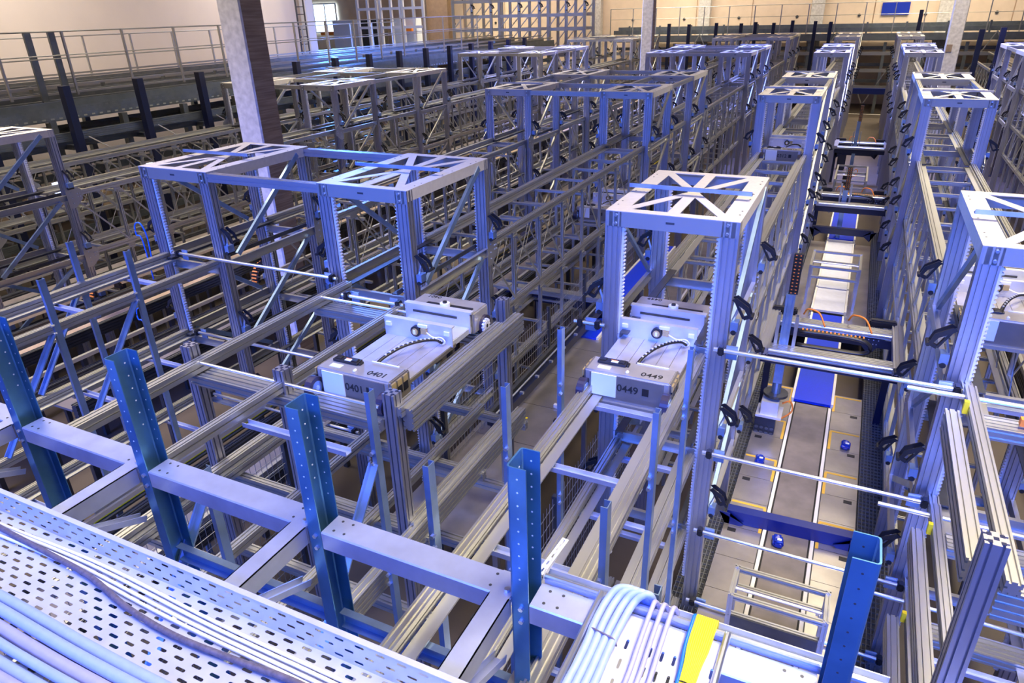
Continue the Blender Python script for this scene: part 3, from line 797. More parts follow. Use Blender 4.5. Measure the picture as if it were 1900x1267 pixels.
# cables in the tray
def cable(name, pts, r, m, lab, group=None, flat=1.0, parent=None, n=8):
    me = tube_mesh(name, [Vector(p)-Vector(pts[0]) for p in pts], r, m, n, 6, flat)
    return link(name, me, T(*pts[0]), parent, None if parent else lab, None if parent else 'cable', group)
def wob(xs, y0, z, amp, ph, slope=0):
    return [(x, y0+amp*math.sin(1.9*x+ph)+amp*.5*math.sin(4.3*x+ph*2)+slope*(x+4.5), z) for x in xs]
XS = [-4.6+.22*i for i in range(19)]
for i in range(4):
    cable('white_cable', wob(XS, 1.305-.022*i, TZ+.010+.004*(i % 2), .012, .4+.15*i, -.006), .0075, 'cable_white', 'thin white cable lying along the back of the cable tray', 'thin white cables in the tray')
cable('dark_cable', [(-4.6, 1.33, TZ+.02), (-4.0, 1.31, TZ+.03), (-3.4, 1.265, TZ+.03), (-3.0, 1.25, TZ+.026), (-2.7, 1.235, TZ+.022), (-2.4, 1.185, TZ+.02), (-2.1, 1.165, TZ+.02), (-1.8, 1.18, TZ+.02), (-1.5, 1.20, TZ+.022), (-1.2, 1.18, TZ+.02), (-.9, 1.15, TZ+.02), (-.5, 1.14, TZ+.02)], .013, 'cable_dark', 'dark brown cable winding along the white cables in the tray')
for i in range(11):
    big = i in (0, 1)
    cable('blue_grey_cable', wob(XS, .985-.047*i, TZ+.020+.012*(i % 2), .010, 1.0+.2*i, .002), .024 if big else .0195+.003*(i % 3), 'cable_blue' if i % 3 != 2 else 'cable_lilac', 'thick light blue cable in the bundle at the bottom left corner', 'thick light blue cables in the tray')
# right tray over the beam
RZ = CZ-2.180
rtray = thing('perforated_tray', 'perforated zinc tray panel under the yellow cables at the bottom right', 'tray', (-.4, 1.2, RZ))
NRU, NRV = 11, 9
def blk(i, j): return j >= NRV-1
link('tray_bottom', perforated('panel_bottom', NRU, NRV, .045, .094, .011, .048, .0015, 'tray_zinc', blocked=blk), T(-.63, 1.995-NRV*.094, RZ), rtray)
bar('side_rod', rtray, 'tube_small', 'tube_zinc', (-.634, 2.03, RZ+.03), (-.645, 1.2, RZ+.03))
bar('side_rod', rtray, 'tube_small', 'tube_zinc', (-.133, 2.03, RZ+.03), (-.150, 1.2, RZ+.03))
for z, lab in ((RZ-.01, 'long grooved zinc strut rail that the blue cables hang over'),):
    t = thing('strut_rail', lab, 'rail', (-.9, 2.06, z))
    bar('rail_body', t, 'channel_small', 'zinc_beam', (-.89, 2.068, z), (.42, 2.068, z), (0, 1, 0))
    bar('rail_edge', t, 'tube_small', 'tube_zinc', (-.89, 2.045, z+.016), (.42, 2.045, z+.016))
def over(name, path, r, m, lab, group, lift=.0):
    z = RZ+.028
    x0, y0 = path[0]
    pts = [(x0+.01, y0+.055, z-.34), (x0+.008, y0+.050, z-.06), (x0, y0+.018, z+.012+lift)] + [(a, b, z+.018*math.exp(-i*.9)+lift*math.exp(-i*.6)) for i, (a, b) in enumerate(path[1:])]
    return cable(name, pts, r, m, lab, group, n=10)
P1 = [(-.500, 2.04), (-.567, 2.04), (-.597, 1.981), (-.607, 1.864), (-.603, 1.753), (-.610, 1.573), (-.63, 1.2)]
P4 = [(-.440, 2.04), (-.470, 2.04), (-.497, 2.00), (-.512, 1.886), (-.519, 1.774), (-.520, 1.615), (-.53, 1.2)]
for i in range(4):
    over('thick_cable', [((1-i/3)*a[0]+i/3*b[0], (1-i/3)*a[1]+i/3*b[1]) for a, b in zip(P1, P4)], .0150, 'cable_blue', ('outermost left', 'second', 'third', 'innermost right')[i]+' of the four thick light blue cables arching over the rail', 'four thick cables arching over the rail', .03)
for i, x in enumerate((-.422, -.385, -.347)):
    over('lilac_cable', [(x+.004, 2.035), (x, 2.00), (x-.001, 1.83), (x, 1.67), (x-.012, 1.2)], .0095, 'cable_lilac', ('left', 'middle', 'right')[i]+' one of three slim lilac cables beside the yellow bundle', 'three slim lilac cables', .012)
over('blue_cable', [(-.262, 2.035), (-.264, 2.0), (-.266, 1.9), (-.257, 1.74), (-.25, 1.2)], .0062, 'bright_blue', 'single bright blue cable along the edge of the yellow bundle', None, .01)
yb = thing('yellow_cables', 'flat bundle of yellow cables bent over the rail at the bottom right', 'cable', (-.12, 2.08, RZ))
for i in range(11):
    u = i/10; z = RZ+.02
    xr = -.253+.075*u; xm_ = -.256+.072*u; xn = -.248+.048*u
    pts = [(xr, 2.095, z-.22), (xr, 2.09, z-.03), (xr, 2.06, z+.026), (xr, 2.02, z+.032), (xm_, 1.91, z+.024), (xn, 1.755, z+.012), (xn-.006, 1.2, z+.01)]
    me = tube_mesh('yellow_strand', [Vector(p)-Vector((-.12, 2.08, RZ)) for p in pts], .0045, 'yellow', 7, 5)
    link('yellow_strand', me, T(-.12, 2.08, RZ), yb)
link('binding_wire', tube_mesh('binding_wire', [(-.147, -.33, .022), (-.125, -.33, .038), (-.10, -.335, .042), (-.08, -.34, .038), (-.068, -.35, .022)], .0025, 'black', 5), T(-.12, 2.08, RZ), yb)
cable('binding_wire', [(-.622, 1.83, RZ+.024), (-.607, 1.83, RZ+.048), (-.575, 1.825, RZ+.050), (-.54, 1.82, RZ+.050), (-.515, 1.815, RZ+.048), (-.500, 1.81, RZ+.024)], .004, 'cable_dark', 'dark tie wire holding the four thick blue cables together')
# slotted strut standing by the bottom-centre post
ss = thing('slotted_bracket', 'short white slotted bracket lying behind the bottom-centre blue-lit post', 'bracket', (-.98, 2.3, CZ-2.4))
link('bracket_body', perforated('bracket_body', 5, 1, .055, .035, .032, .010, .004, 'white_frame'), T(-1.005, 2.28, CZ-2.42) @ Matrix.Rotation(math.radians(85), 4, 'Z'), ss)
put_box('bracket_flange', ss, (-1.005, 2.42, CZ-2.44), (.004, .27, .04), 'white_frame')

# ------------------------------------------------------------------ main conveyor aisle (between lanes C and D)
DZ = CZ-5.35; AX = .035
deck = thing('conveyor_deck', 'steel conveyor deck with grey belt in the main right-hand aisle', 'conveyor', (AX, 10, 0))
put_box('deck_frame', deck, (.035, 6.0, DZ-.06), (1.30, 7.4, .10), 'dark_steel')
put_box('grey_belt', deck, (.033, 6.0, DZ+.004), (.42, 7.5, .02), 'belt_grey')
for s, x in ((-1, -.215), (1, .281)):
    put_box('belt_edge', deck, (x, 6.0, DZ), (.036, 7.5, .03), 'edge_white')
    put_box('belt_seam', deck, (x-s*.026, 6.0, DZ+.004), (.012, 7.5, .025), 'ink')
for k in range(7):
    y = 3.0+1.03*k
    for x0, x1 in ((-.655, -.243), (.309, .70)):
        put_box('deck_panel', deck, ((x0+x1)/2, y+.26, DZ-.002), (x1-x0-.006, .512, .02), 'deck_panel')
        put_box('deck_panel', deck, ((x0+x1)/2, y+.775, DZ-.002), (x1-x0-.006, .506, .02), 'deck_panel')
        inn = x1-.02 if x0 < 0 else x0+.02
        if k >= 3:
            put_box('tape_mark', deck, ((x0+x1)/2, y+.98, DZ+.0095), (x1-x0-.03, .035, .003), 'tape_yellow')
            put_box('tape_mark', deck, (inn, y+.74, DZ+.0095), (.032, .46, .003), 'tape_yellow')
            put_box('deck_hatch', deck, (x0+.1 if x0 < 0 else x1-.1, y+.45, DZ+.010), (.09, .06, .004), 'black')
for s, x in ((-1, -.80), (1, .90)):
    g = thing('floor_grating', f'steel floor grating strip along the {"left" if s < 0 else "right"} side of the main conveyor', 'grating', (x, 8, DZ-.15))
    put_box('grating_tray', g, (x, 11, DZ-.22), (.34, 18, .02), 'dark_steel')
    bm = bmesh.new()
    for i in range(9): box_into(bm, (x-.16+.04*i, 11, DZ-.15), (.006, 18, .02))
    for i in range(240): box_into(bm, (x, 2.0+.075*i, DZ-.15), (.34, .006, .02))
    link('grating_bars', finish(bm, 'grating_bars', 'grating'), T(0, 0, 0), g, kind='stuff')
def bag(x, y, z, lab, rz):
    bm = bmesh.new(); box_into(bm, (0, 0, .04), (.11, .16, .075))
    bmesh.ops.bevel(bm, geom=bm.edges[:], offset=.02, segments=2, affect='EDGES')
    bmesh.ops.subdivide_edges(bm, edges=bm.edges[:], cuts=1)
    for v in bm.verts: v.co += Vector((random.uniform(-.007, .007), random.uniform(-.007, .007), random.uniform(-.007, .007) if v.co.z > .02 else 0))
    t = thing('parcel', lab, 'parcel', (x, y, z), 'small blue wrapped parcels on the conveyor deck')
    link('parcel_bag', finish(bm, 'parcel_bag', 'bag_blue', smooth=False), T(x, y, z) @ Matrix.Rotation(rz, 4, 'Z'), t)
    put_box('parcel_label', t, (x+.015, y-.02, z+.082), (.045, .035, .004), 'panel_pale')
bag(-.455, 8.0, DZ+.008, 'blue wrapped parcel on the left deck panels', .1)
bag(.525, 8.78, DZ+.008, 'blue wrapped parcel on the right deck panels', -.05)
bag(-.06, 6.5, DZ+.014, 'blue wrapped parcel on the grey belt, nearest of the three', .15)
# the belts beyond
def belt(x, y0, y1, z0, z1, wd, m, lab):
    t = thing('belt_conveyor', lab, 'conveyor', (x, y0, z0), 'belt conveyors')
    bar('belt', t, 'box', m, (x, y0, z0), (x, y1, z1), (1, 0, 0)).scale
    o = [c for c in t.children][0]
    o.matrix_basis = o.matrix_basis @ Matrix.Diagonal((wd, .04, 1, 1))
    for s in (-1, 1):
        e = bar('side_rail', t, 'box', 'edge_white', (x+s*(wd/2+.02), y0, z0), (x+s*(wd/2+.02), y1, z1), (1, 0, 0))
        e.matrix_basis = e.matrix_basis @ Matrix.Diagonal((.035, .07, 1, 1))
    n = max(2, int((y1-y0)/1.2))
    for i in range(n+1):
        y = y0+(y1-y0)*i/n; z = z0+(z1-z0)*i/n
        for s in (-1, 1): put_box('conveyor_leg', t, (x+s*(wd/2+.03), y, (z-.05)/2), (.05, .05, max(z-.05, .1)), 'galvanised')
    return t
belt(.033, 9.80, 13.3, DZ+.02, DZ+.02, .50, 'belt_blue', 'blue belt conveyor right after the grey belt in the main aisle')
belt(.033, 13.4, 14.6, DZ+.06, DZ+.06, .54, 'belt_white', 'short white belt conveyor between the two blue belts of the main aisle')
belt(.033, 14.7, 18.2, DZ+.05, DZ+.05, .54, 'belt_white', 'long pale belt conveyor below the second gantry')
belt(.033, 18.3, 21.8, DZ+.05, DZ+.30, .56, 'belt_blue', 'farther blue belt conveyor under the second gantry mast')
put_box('deck_panels_far', None, (.033, 15.6, DZ-.1), (1.35, 5.6, .06), 'deck_panel'); meta(bpy.data.objects['deck_panels_far'], 'steel deck under the pale belt conveyor of the main aisle', 'deck')
# roller frame of light profiles at the near end of the deck
rf = thing('gate_frame', 'small aluminium profile gate frame standing over the near end of the grey belt', 'frame', (.0, 5.4, DZ))
def gate(parent, x0, x1, y0, y1, z0, z1):
    for x in (x0, x1):
        for y in (y0, y1): bar('frame_leg', parent, 'rack_post', 'aluminium', (x, y, z0), (x, y, z1))
        bar('frame_side', parent, 'rack_post', 'aluminium', (x, y0, z1-.03), (x, y1, z1-.03))
    for y in (y0, y1):
        bar('frame_rail', parent, 'rack_post', 'aluminium', (x0, y, z1-.03), (x1, y, z1-.03)); bar('frame_rail', parent, 'rack_post', 'aluminium', (x0, y, z1-.24), (x1, y, z1-.24))
    bar('frame_roller', parent, 'tube_small', 'rack_white', (x0, (y0+y1)/2, z1-.10), (x1, (y0+y1)/2, z1-.10))
gate(rf, -.345, .43, 4.9, 5.26, DZ-.3, CZ-4.69)
put_box('guard_sheet', rf, (.04, 4.86, CZ-4.97), (.72, .02, .14), 'dark_steel')
rf2 = thing('gate_frame', 'distant aluminium gate frame over the pale belt, between the two gantries', 'frame', (.0, 14.2, DZ))
gate(rf2, -.42, .45, 14.0, 15.0, DZ-.3, DZ+.75)
rf3 = thing('gate_frame', 'far small aluminium gate frame behind the second gantry', 'frame', (.0, 23.5, DZ))
gate(rf3, -.42, .42, 22.2, 24.4, DZ-.3, DZ+.7)
put_box('sensor_dome', None, (.44, 5.6, DZ+.06), (.10, .10, .10), 'rack_white', bev=.03); meta(bpy.data.objects['sensor_dome'], 'small rounded white sensor on the right deck by the gate frame', 'sensor')
# gantry robots
def gantry(y, zb, xm, ym, zt, zlow, lab, chain=True):
    t = thing('gantry_robot', lab, 'robot', (.085, y, 0), 'gantry robots over the main conveyor')
    x0, x1 = -.68, .93
    for yy, m in ((y-.35, 'dark_steel'), (y+.65, 'navy')):
        bar('gantry_beam', t, 'beam120', 'navy', (x0, yy, zb-.10), (x1, yy, zb-.10), (0, 1, 0))
        bar('guide_rail', t, 'double_flat', 'aluminium', (x0, yy, zb), (x1, yy, zb), (0, 1, 0)).scale
        bar('polished_guide', t, 'tube_small', 'tube_zinc', (x0, yy-.10, zb+.02), (x1, yy-.10, zb+.02))
    for x in (x0+.02, x1-.02):
        bar('end_profile', t, 'tower_post', 'post_alu', (x, y-.5, zb+.02), (x, y+.9, zb+.02))
        put_box('drive_motor', t, (x+(.12 if x < 0 else -.18), y+.9, zb+.06), (.34, .11, .10), 'black', bev=.02)
        for yy in (y+.8,): put_box('support_leg', t, (x, yy, (zb-.18)/2), (.09, .09, zb-.18), 'navy')
    # triangular navy gusset and mounting plate
    bm = bmesh.new()
    a = [bm.verts.new(p) for p in ((0, 0, 0), (.40, 0, 0), (.26, 0, -.22), (.20, 0, -.22))]; b = [bm.verts.new(v.co+Vector((0, .012, 0))) for v in a]
    for i in range(4): bm.faces.new((a[i], a[(i+1) % 4], b[(i+1) % 4], b[i]))
    bm.faces.new(a[::-1]); bm.faces.new(b)
    for i in range(5):
        cyl_into(bm, (.08+.06*i, -.004, -.03), (.08+.06*i, 0, -.03), .008, 6, 1); cyl_into(bm, (.14+.04*i, -.004, -.09), (.14+.04*i, 0, -.09), .008, 6, 1)
    bmesh.ops.recalc_face_normals(bm, faces=bm.faces[:])
    link('gusset_plate', finish(bm, 'gusset_plate', 'navy', 'tube_zinc'), T(.38, y+.56, zb-.03), t)
    # mast with carriage
    bar('mast', t, 'mast', 'blue_lit_steel', (xm, ym, zlow), (xm, ym, zt))
    for dx in (-.10, .12): bar('carriage_plate', t, 'channel', 'aluminium', (xm+dx, ym, zb-.25), (xm+dx, ym, zb+.45), (0, 1, 0))
    bm = bmesh.new(); cyl_into(bm, (0, 0, .16), (0, 0, .0), .06, 14); cyl_into(bm, (0, 0, 0), (0, 0, -.035), .16, 18, 1)
    seg_into(bm, [(.05, -.05), (.05, .05), (-.05, .05), (-.05, -.05)], (0, 0, .34), (0, 0, .16))
    link('mast_foot', finish(bm, 'mast_foot', 'blue_lit_steel', 'dark_steel'), T(xm, ym, zlow-.16), t)
    bm = bmesh.new(); box_into(bm, (0, -.02, -.13), (.20, .24, .18)); box_into(bm, (0, -.02, -.235), (.30, .30, .03)); box_into(bm, (-.03, -.02, -.40), (.24, .22, .30), 1)
    for i in range(4):
        for j in range(2): cyl_into(bm, (-.12+.06*i, -.14, -.48+.07*j), (-.12+.06*i, -.132, -.48+.07*j), .022, 8, 2)
    link('gripper', finish(bm, 'gripper', 'bot_light', 'black', 'dark_steel'), T(xm-.04, ym-.02, zlow-.2) @ Matrix.Diagonal((1.1, 1.1, 1.1, 1)), t)
    link('gripper_hose', tube_mesh('gripper_hose', [(.10, 0, -.12), (.2, .02, -.08), (.24, 0, -.2), (.16, -.03, -.3), (.08, -.02, -.36)], .012, 'orange', 6), T(xm, ym, zlow-.2), t)
    # rising energy chain at the mast head: black links with orange gaps
    bm = bmesh.new()
    for i in range(12):
        box_into(bm, (0, .0, i*.045), (.11, .05, .034))
        for sx in (-.025, .025): box_into(bm, (sx, -.026, i*.045), (.018, .006, .010), 1)
    link('mast_chain', finish(bm, 'mast_chain', 'black', 'orange'), T(xm+.02, ym, zt+.02), t)
    if chain:
        zc_ = zb+.13
        pts = [(xm+.15, y-.05, zc_+.05), (.25, y-.05, zc_+.06), (.50, y-.05, zc_+.03), (.585, y-.05, zc_-.06), (.50, y-.05, zc_-.14), (.2, y-.05, zc_-.15), (xm+.15, y-.05, zc_-.15)]
        link('drag_chain', tube_mesh('gantry_chain', pts, .05, 'black', 6, 6, .5), T(0, 0, 0), t)
        bm = bmesh.new()
        for i in range(16): box_into(bm, (xm+.2+i*.048, y-.05, zc_+.083), (.018, .05, .01), 0)
        link('chain_gaps', finish(bm, 'chain_gaps', 'orange'), T(0, 0, 0), t)
    for dx in (.22, .80):
        link('hose', tube_mesh('hose', [(-.5+dx, y+.8, zb+.08), (-.45+dx, y+.7, zb+.2), (-.30+dx, y+.6, zb+.2), (-.2+dx, y+.5, zb+.05)], .012, 'orange', 6), T(0, 0, 0), t)
    return t
gantry(9.1, 1.93, -.435, 8.88, CZ-3.33, 1.40, 'nearest gantry robot with vertical mast over the blue belt')
gantry(18.5, 1.60, -.06, 18.4, CZ-4.1, .78, 'second gantry robot with mast, farther along the main aisle')
gantry(27.3, 1.45, -.06, 27.5, CZ-3.75, .90, 'third gantry robot, farthest along the main aisle', False)
for y, z, lab, m, dy in ((6.75, CZ-5.26, 'bright navy beam across the belt near the gate frame', 'navy_blue', .03), (18.0, CZ-5.0, 'navy beam across the pale belt under the second gantry', 'navy', 0), (28.0, CZ-4.9, 'far navy beam under the third gantry', 'navy', 0)):
    t = thing('navy_beam', lab, 'beam', (.08, y, z), 'navy beams across the main conveyor')
    bar('beam_body', t, 'beam120', m, (-.64, y-dy, z), (.70, y+dy, z), (0, 1, 0))
    for s in (-1, 1):
        bm = bmesh.new(); a = [bm.verts.new(p) for p in ((0, 0, .06), (s*.12, 0, .06), (s*-.16, 0, -.05), (0, 0, -.18))]; b = [bm.verts.new(v.co+Vector((0, .012, 0))) for v in a]
        bm.faces.new(a); bm.faces.new(b[::-1])
        for i in range(4): bm.faces.new((a[i], a[(i+1) % 4], b[(i+1) % 4], b[i]))
        bmesh.ops.recalc_face_normals(bm, faces=bm.faces[:])
        link('end_gusset', finish(bm, 'end_gusset', m), T(.02+s*.62, y+s*dy-.09, z), t)
bm_o = put_box('aisle_end_beam', None, (.08, 46.0, CZ-4.62), (2.1, .25, .3), 'navy_blue'); meta(bm_o, 'blue beam closing the far end of the main aisle', 'beam')
put_box('control_box', None, (-.45, 30.5, .35), (.30, .25, .7), 'black', bev=.03); meta(bpy.data.objects['control_box'], 'black control box standing on the aisle floor behind the third gantry', 'box')

# ------------------------------------------------------------------ the other aisles
DB = CZ-4.75
dk = thing('conveyor_deck', 'bright steel deck between the 0401 frame and the 0449 lane', 'conveyor', (-2.9, 7, 0))
for i in range(6):
    put_box('deck_panel', dk, (-3.05, 5.0+.9*i, DB), (.85, .89, .02), 'deck_panel')
    put_box('deck_panel', dk, (-3.62, 5.0+.9*i, DB), (.27, .89, .02), 'deck_panel')
    for dx in (-.5, .3): put_box('deck_leg', dk, (-3.05+dx, 5.0+.9*i, DB/2), (.06, .06, DB-.02), 'galvanised')
put_box('tape_mark', dk, (-3.3, 6.9, DB+.012), (.12, .03, .004), 'yellow')
put_box('sensor', dk, (-3.0, 7.3, DB+.03), (.07, .05, .05), 'rack_white'); put_box('sensor', dk, (-2.85, 6.95, DB+.03), (.08, .06, .05), 'black')
belt(-3.42, 9.45, 14.5, DB+.02, DB+.02, .42, 'belt_blue', 'blue belt conveyor in the aisle left of the 0449 lane')
belt(-2.75, 10.2, 24, DB-.2, DB-.2, .5, 'belt_grey', 'grey belt conveyor running far along the aisle left of the 0449 lane')
ng = thing('navy_rail_gantry', 'black guide-rail beam running along the aisle between the two shuttles', 'rail', (-3.45, 8, 0))
bar('rail_beam', ng, 'beam120', 'navy', (-3.42, 6.3, CZ-4.5), (-3.42, 10.6, CZ-4.5), (0, 0, 1))
bar('polished_guide', ng, 'tube_small', 'tube_zinc', (-3.40, 6.3, CZ-4.40), (-3.40, 10.5, CZ-4.40))
bar('guide_strip', ng, 'bar_square', 'dark_steel', (-3.47, 6.3, CZ-4.40), (-3.47, 10.5, CZ-4.40))
for i in range(9): put_box('rail_clip', ng, (-3.35, 6.5+.48*i, CZ-4.43), (.05, .04, .03), 'tube_zinc')
bar('cross_beam', ng, 'beam120', 'navy', (-5.3, 10.25, CZ-4.5), (-3.3, 10.25, CZ-4.5), (0, 0, 1))
bar('cross_guide', ng, 'double_flat', 'aluminium', (-5.3, 10.2, CZ-4.36), (-3.4, 10.2, CZ-4.36), (0, 1, 0))
for x, y in ((-3.42, 10.3), (-5.2, 10.3), (-4.55, 8.2), (-3.42, 6.4)): put_box('support_leg', ng, (x, y, (CZ-4.6)/2), (.12, .12, CZ-4.6), 'navy')
def long_conveyor(x, y0, y1, z, wd, lab, m='belt_grey'):
    t = thing('long_conveyor', lab, 'conveyor', (x, y0, 0), 'long conveyors between the racks')
    put_box('belt', t, (x, (y0+y1)/2, z), (wd, y1-y0, .03), m)
    for s in (-1, 1):
        bar('side_profile', t, 'double', 'dark_steel', (x+s*(wd/2+.06), y0, z), (x+s*(wd/2+.06), y1, z), (1, 0, 0))
        bar('guard_rail', t, 'bar_square', 'aluminium', (x+s*(wd/2+.12), y0, z+.22), (x+s*(wd/2+.12), y1, z+.22))
    n = int((y1-y0)/1.6)
    for i in range(n+1):
        for s in (-1, 1): put_box('conveyor_leg', t, (x+s*(wd/2+.06), y0+i*(y1-y0)/n, (z-.09)/2), (.07, .07, z-.09), 'dark_steel')
long_conveyor(-5.56, 1.5, 38, 1.45, .75, 'long dark conveyor inside the aisle of the front centre tower pair')
long_conveyor(-8.1, 4, 38, 1.9, .65, 'long dark conveyor right of the big concrete column')
long_conveyor(-10.6, 4, 38, 1.7, .8, 'long dark conveyor left of the big concrete column', 'mez_brown')
long_conveyor(-13.26, 3, 38, 1.4, .8, 'long dark conveyor inside the aisle of the left tower pair')
long_conveyor(3.2, 6, 24, .8, .6, 'long dark conveyor right of the right lane')
def yellow_tray(x, y0, y1, z, lab):
    t = thing('yellow_cable_tray', lab, 'tray', (x, y0, z), 'yellow cable runs beside the conveyors')
    put_box('tray_pan', t, (x, (y0+y1)/2, z), (.14, y1-y0, .02), 'dark_steel')
    for i in range(2): bar('yellow_strand', t, 'tube_small', 'yellow' if i else 'tape_yellow', (x-.03+.05*i, y0, z+.024), (x-.03+.05*i, y1, z+.024))
yellow_tray(-4.98, 5.0, 22, 2.05, 'yellow cable run left of the front centre towers, right side of that aisle')
yellow_tray(-6.15, 3.0, 14, 1.55, 'yellow cable run on the left side of the aisle inside the front pair')
yellow_tray(-7.7, 2.5, 12, 1.3, 'yellow cable run just right of the big column')
yellow_tray(-3.85, 1.2, 3.2, .6, 'yellow cable run low under the transfer frame')
# mesh fences between lanes, low
def fence(x, y0, y1, z0, z1, lab):
    t = thing('mesh_fence', lab, 'fence', (x, y0, z0), 'wire mesh fences beside the racks')
    bm = bmesh.new(); n = int((y1-y0)/.07); k = int((z1-z0)/.14)
    for i in range(n+1): box_into(bm, (0, .07*i, (z1-z0)/2), (.004, .004, z1-z0))
    for i in range(k+1): box_into(bm, (0, (y1-y0)/2, .14*i), (.005, y1-y0, .005))
    link('wire_mesh', finish(bm, 'wire_mesh', 'galvanised'), T(x, y0, z0), t, kind='stuff')
    for i in range(int((y1-y0)/1.5)+1): bar('fence_post', t, 'bar_square', 'dark_steel', (x, y0+1.5*i, 0), (x, y0+1.5*i, z1))
fence(-3.66, 5.6, 13, .2, 2.1, 'wire mesh fence along the right foot of the front centre towers')
fence(-1.9, 1.6, 7, .2, 2.1, 'wire mesh fence left of the rails of the 0449 lane')
fence(-4.9, 1.4, 5, .2, 2.0, 'wire mesh fence low left behind the second blue-lit column')
# blue hoses on the front left towers
for x, y, z, lab in ((-7.42, 5.25, 3.75, 'blue looped air hose at the left front post of the centre pair'), (-7.45, 5.0, 2.75, 'blue looped air hose lower on the left front post')):
    cable('air_hose', [(x, y, z-.35), (x+.02, y, z-.05), (x-.04, y, z+.10), (x-.14, y, z+.08), (x-.16, y, z-.05), (x-.08, y, z-.10), (x-.06, y, z-.6)], .008, 'bright_blue', lab)
for x, y, z, lab in ((-8.1, 7.6, 2.3, 'black ribbed cable chain with orange wires on the dark conveyor right of the column'), (-10.5, 6.5, 2.1, 'black ribbed cable chain with orange wires by the left tower pair')):
    t = thing('cable_chain', lab, 'chain', (x, y, z))
    bm = bmesh.new()
    for i in range(16):
        a = PI*i/15
        box_into(bm, (0, .22*math.cos(a), .22*math.sin(a)), (.14, .035, .05), 0, Matrix.Rotation(a-PI/2, 4, 'X')); box_into(bm, (0, .25*math.cos(a), .25*math.sin(a)), (.10, .02, .02), 1, Matrix.Rotation(a-PI/2, 4, 'X'))
    link('chain_links', finish(bm, 'chain_links', 'black', 'orange'), T(x, y, z), t)
sc = put_box('screen', None, (-12.46, 9.3, 3.40), (.05, .12, .18), 'screen'); meta(sc, 'small lit monitor among the racks left of the front tower', 'screen')
sc = put_box('screen', None, (-12.46, 7.4, 3.42), (.05, .12, .18), 'screen'); meta(sc, 'small lit monitor inside the cut-off left tower', 'screen')

# ------------------------------------------------------------------ mezzanine, left side
ZM = 4.2
def long_beam(x, y0, y1, z, h, wd, m, lab, group='long steel beams of the left mezzanine'):
    put = put_box('mezzanine_beam', None, (x, (y0+y1)/2, z), (wd, y1-y0, h), m); meta(put, lab, 'beam', group)
    return put
lm = thing('mezzanine', 'grey steel mezzanine conveyor platform along the left wall', 'platform', (-19, 20, 0))
put_box('deck', lm, (-20.4, 22, ZM-.35), (4.6, 42, .08), 'mez_brown')
for x, z, h in ((-17.9, ZM-.05, .35), (-18.6, ZM+.15, .2), (-19.4, ZM+.0, .3), (-20.6, ZM+.18, .25), (-22, ZM+.15, .3)):
    put_box('conveyor_side', lm, (x, 22, z), (.06, 42, h), 'mez_steel')
    bar('guide_rail', lm, 'bar_square', 'galvanised', (x-.12, 1, z+h/2+.12), (x-.12, 43, z+h/2+.12))
for i in range(21):
    y = 1+2*i
    put_box('mezzanine_post', lm, (-18.0, y, ZM/2-.2), (.16, .16, ZM-.4), 'mez_steel')
    put_box('mezzanine_post', lm, (-20.8, y+.8, ZM/2-.2), (.16, .16, ZM-.4), 'mez_steel')
    put_box('guide_support', lm, (-19.2, y+.5, ZM+.1), (.12, .05, .55), 'mez_steel')
for z in (1.2, 2.3, 3.3):
    for x in (-17.6, -19.2, -20.6):
        bar('low_conveyor_beam', lm, 'double', 'mez_steel', (x, 0, z), (x, 43, z), (1, 0, 0))
put_box('low_deck', lm, (-18.8, 21.5, 1.9), (2.4, 43, .05), 'mez_brown')
for i in range(21):
    put_box('cross_member', lm, (-19, 1+2*i, 3.25), (3.4, .1, .12), 'mez_steel')
for i in range(30):
    put_box('carton_stop', lm, (-18.4+.9*(i % 3), 2+1.1*i, 2.1), (.5, .35, .34), 'mez_brown')
# perforated tray and rail in front, carried by navy posts
pt = thing('cable_tray', 'dark perforated cable tray running along the left mezzanine edge', 'tray', (-16.6, 10, 4.2))
link('tray_side', perforated('far_tray_side', 150, 3, .2, .09, .12, .035, .004, 'mez_steel', stagger=True, rnd=1), T(-16.4, 4, 4.02) @ Matrix.Rotation(PI/2, 4, 'Z') @ Matrix.Rotation(PI/2, 4, 'X'), pt)
put_box('tray_pan', pt, (-16.75, 19, 4.02), (.7, 30, .02), 'mez_steel')
put_box('tray_back', pt, (-17.1, 19, 4.18), (.02, 30, .36), 'mez_steel')
bar('edge_beam', pt, 'double', 'mez_steel', (-15.9, 3, 3.72), (-15.9, 34, 3.72), (1, 0, 0))
for i in range(15):
    y = 8.3+1.84*i
    p = thing('navy_post', f'{ORD[i]} dark navy post from the left picture edge along the left mezzanine', 'post', (-15.75, y, 0), 'navy posts along the left mezzanine')
    put_box('post_body', p, (-15.75, y, 2.39), (.17, .17, 4.78), 'navy')
    put_box('base_plate', p, (-15.75, y, .01), (.3, .3, .02), 'navy')
for i in range(3):
    y = 10.3+1.84*i
    bar('slotted_stay', None, 'brace', 'galvanised', (-15.6, y, 3.7), (-15.3, y+1.3, 2.7), (0, 1, 0), label=('nearest', 'middle', 'far')[i]+' slotted diagonal stay on the navy posts at the left', cat='stay')
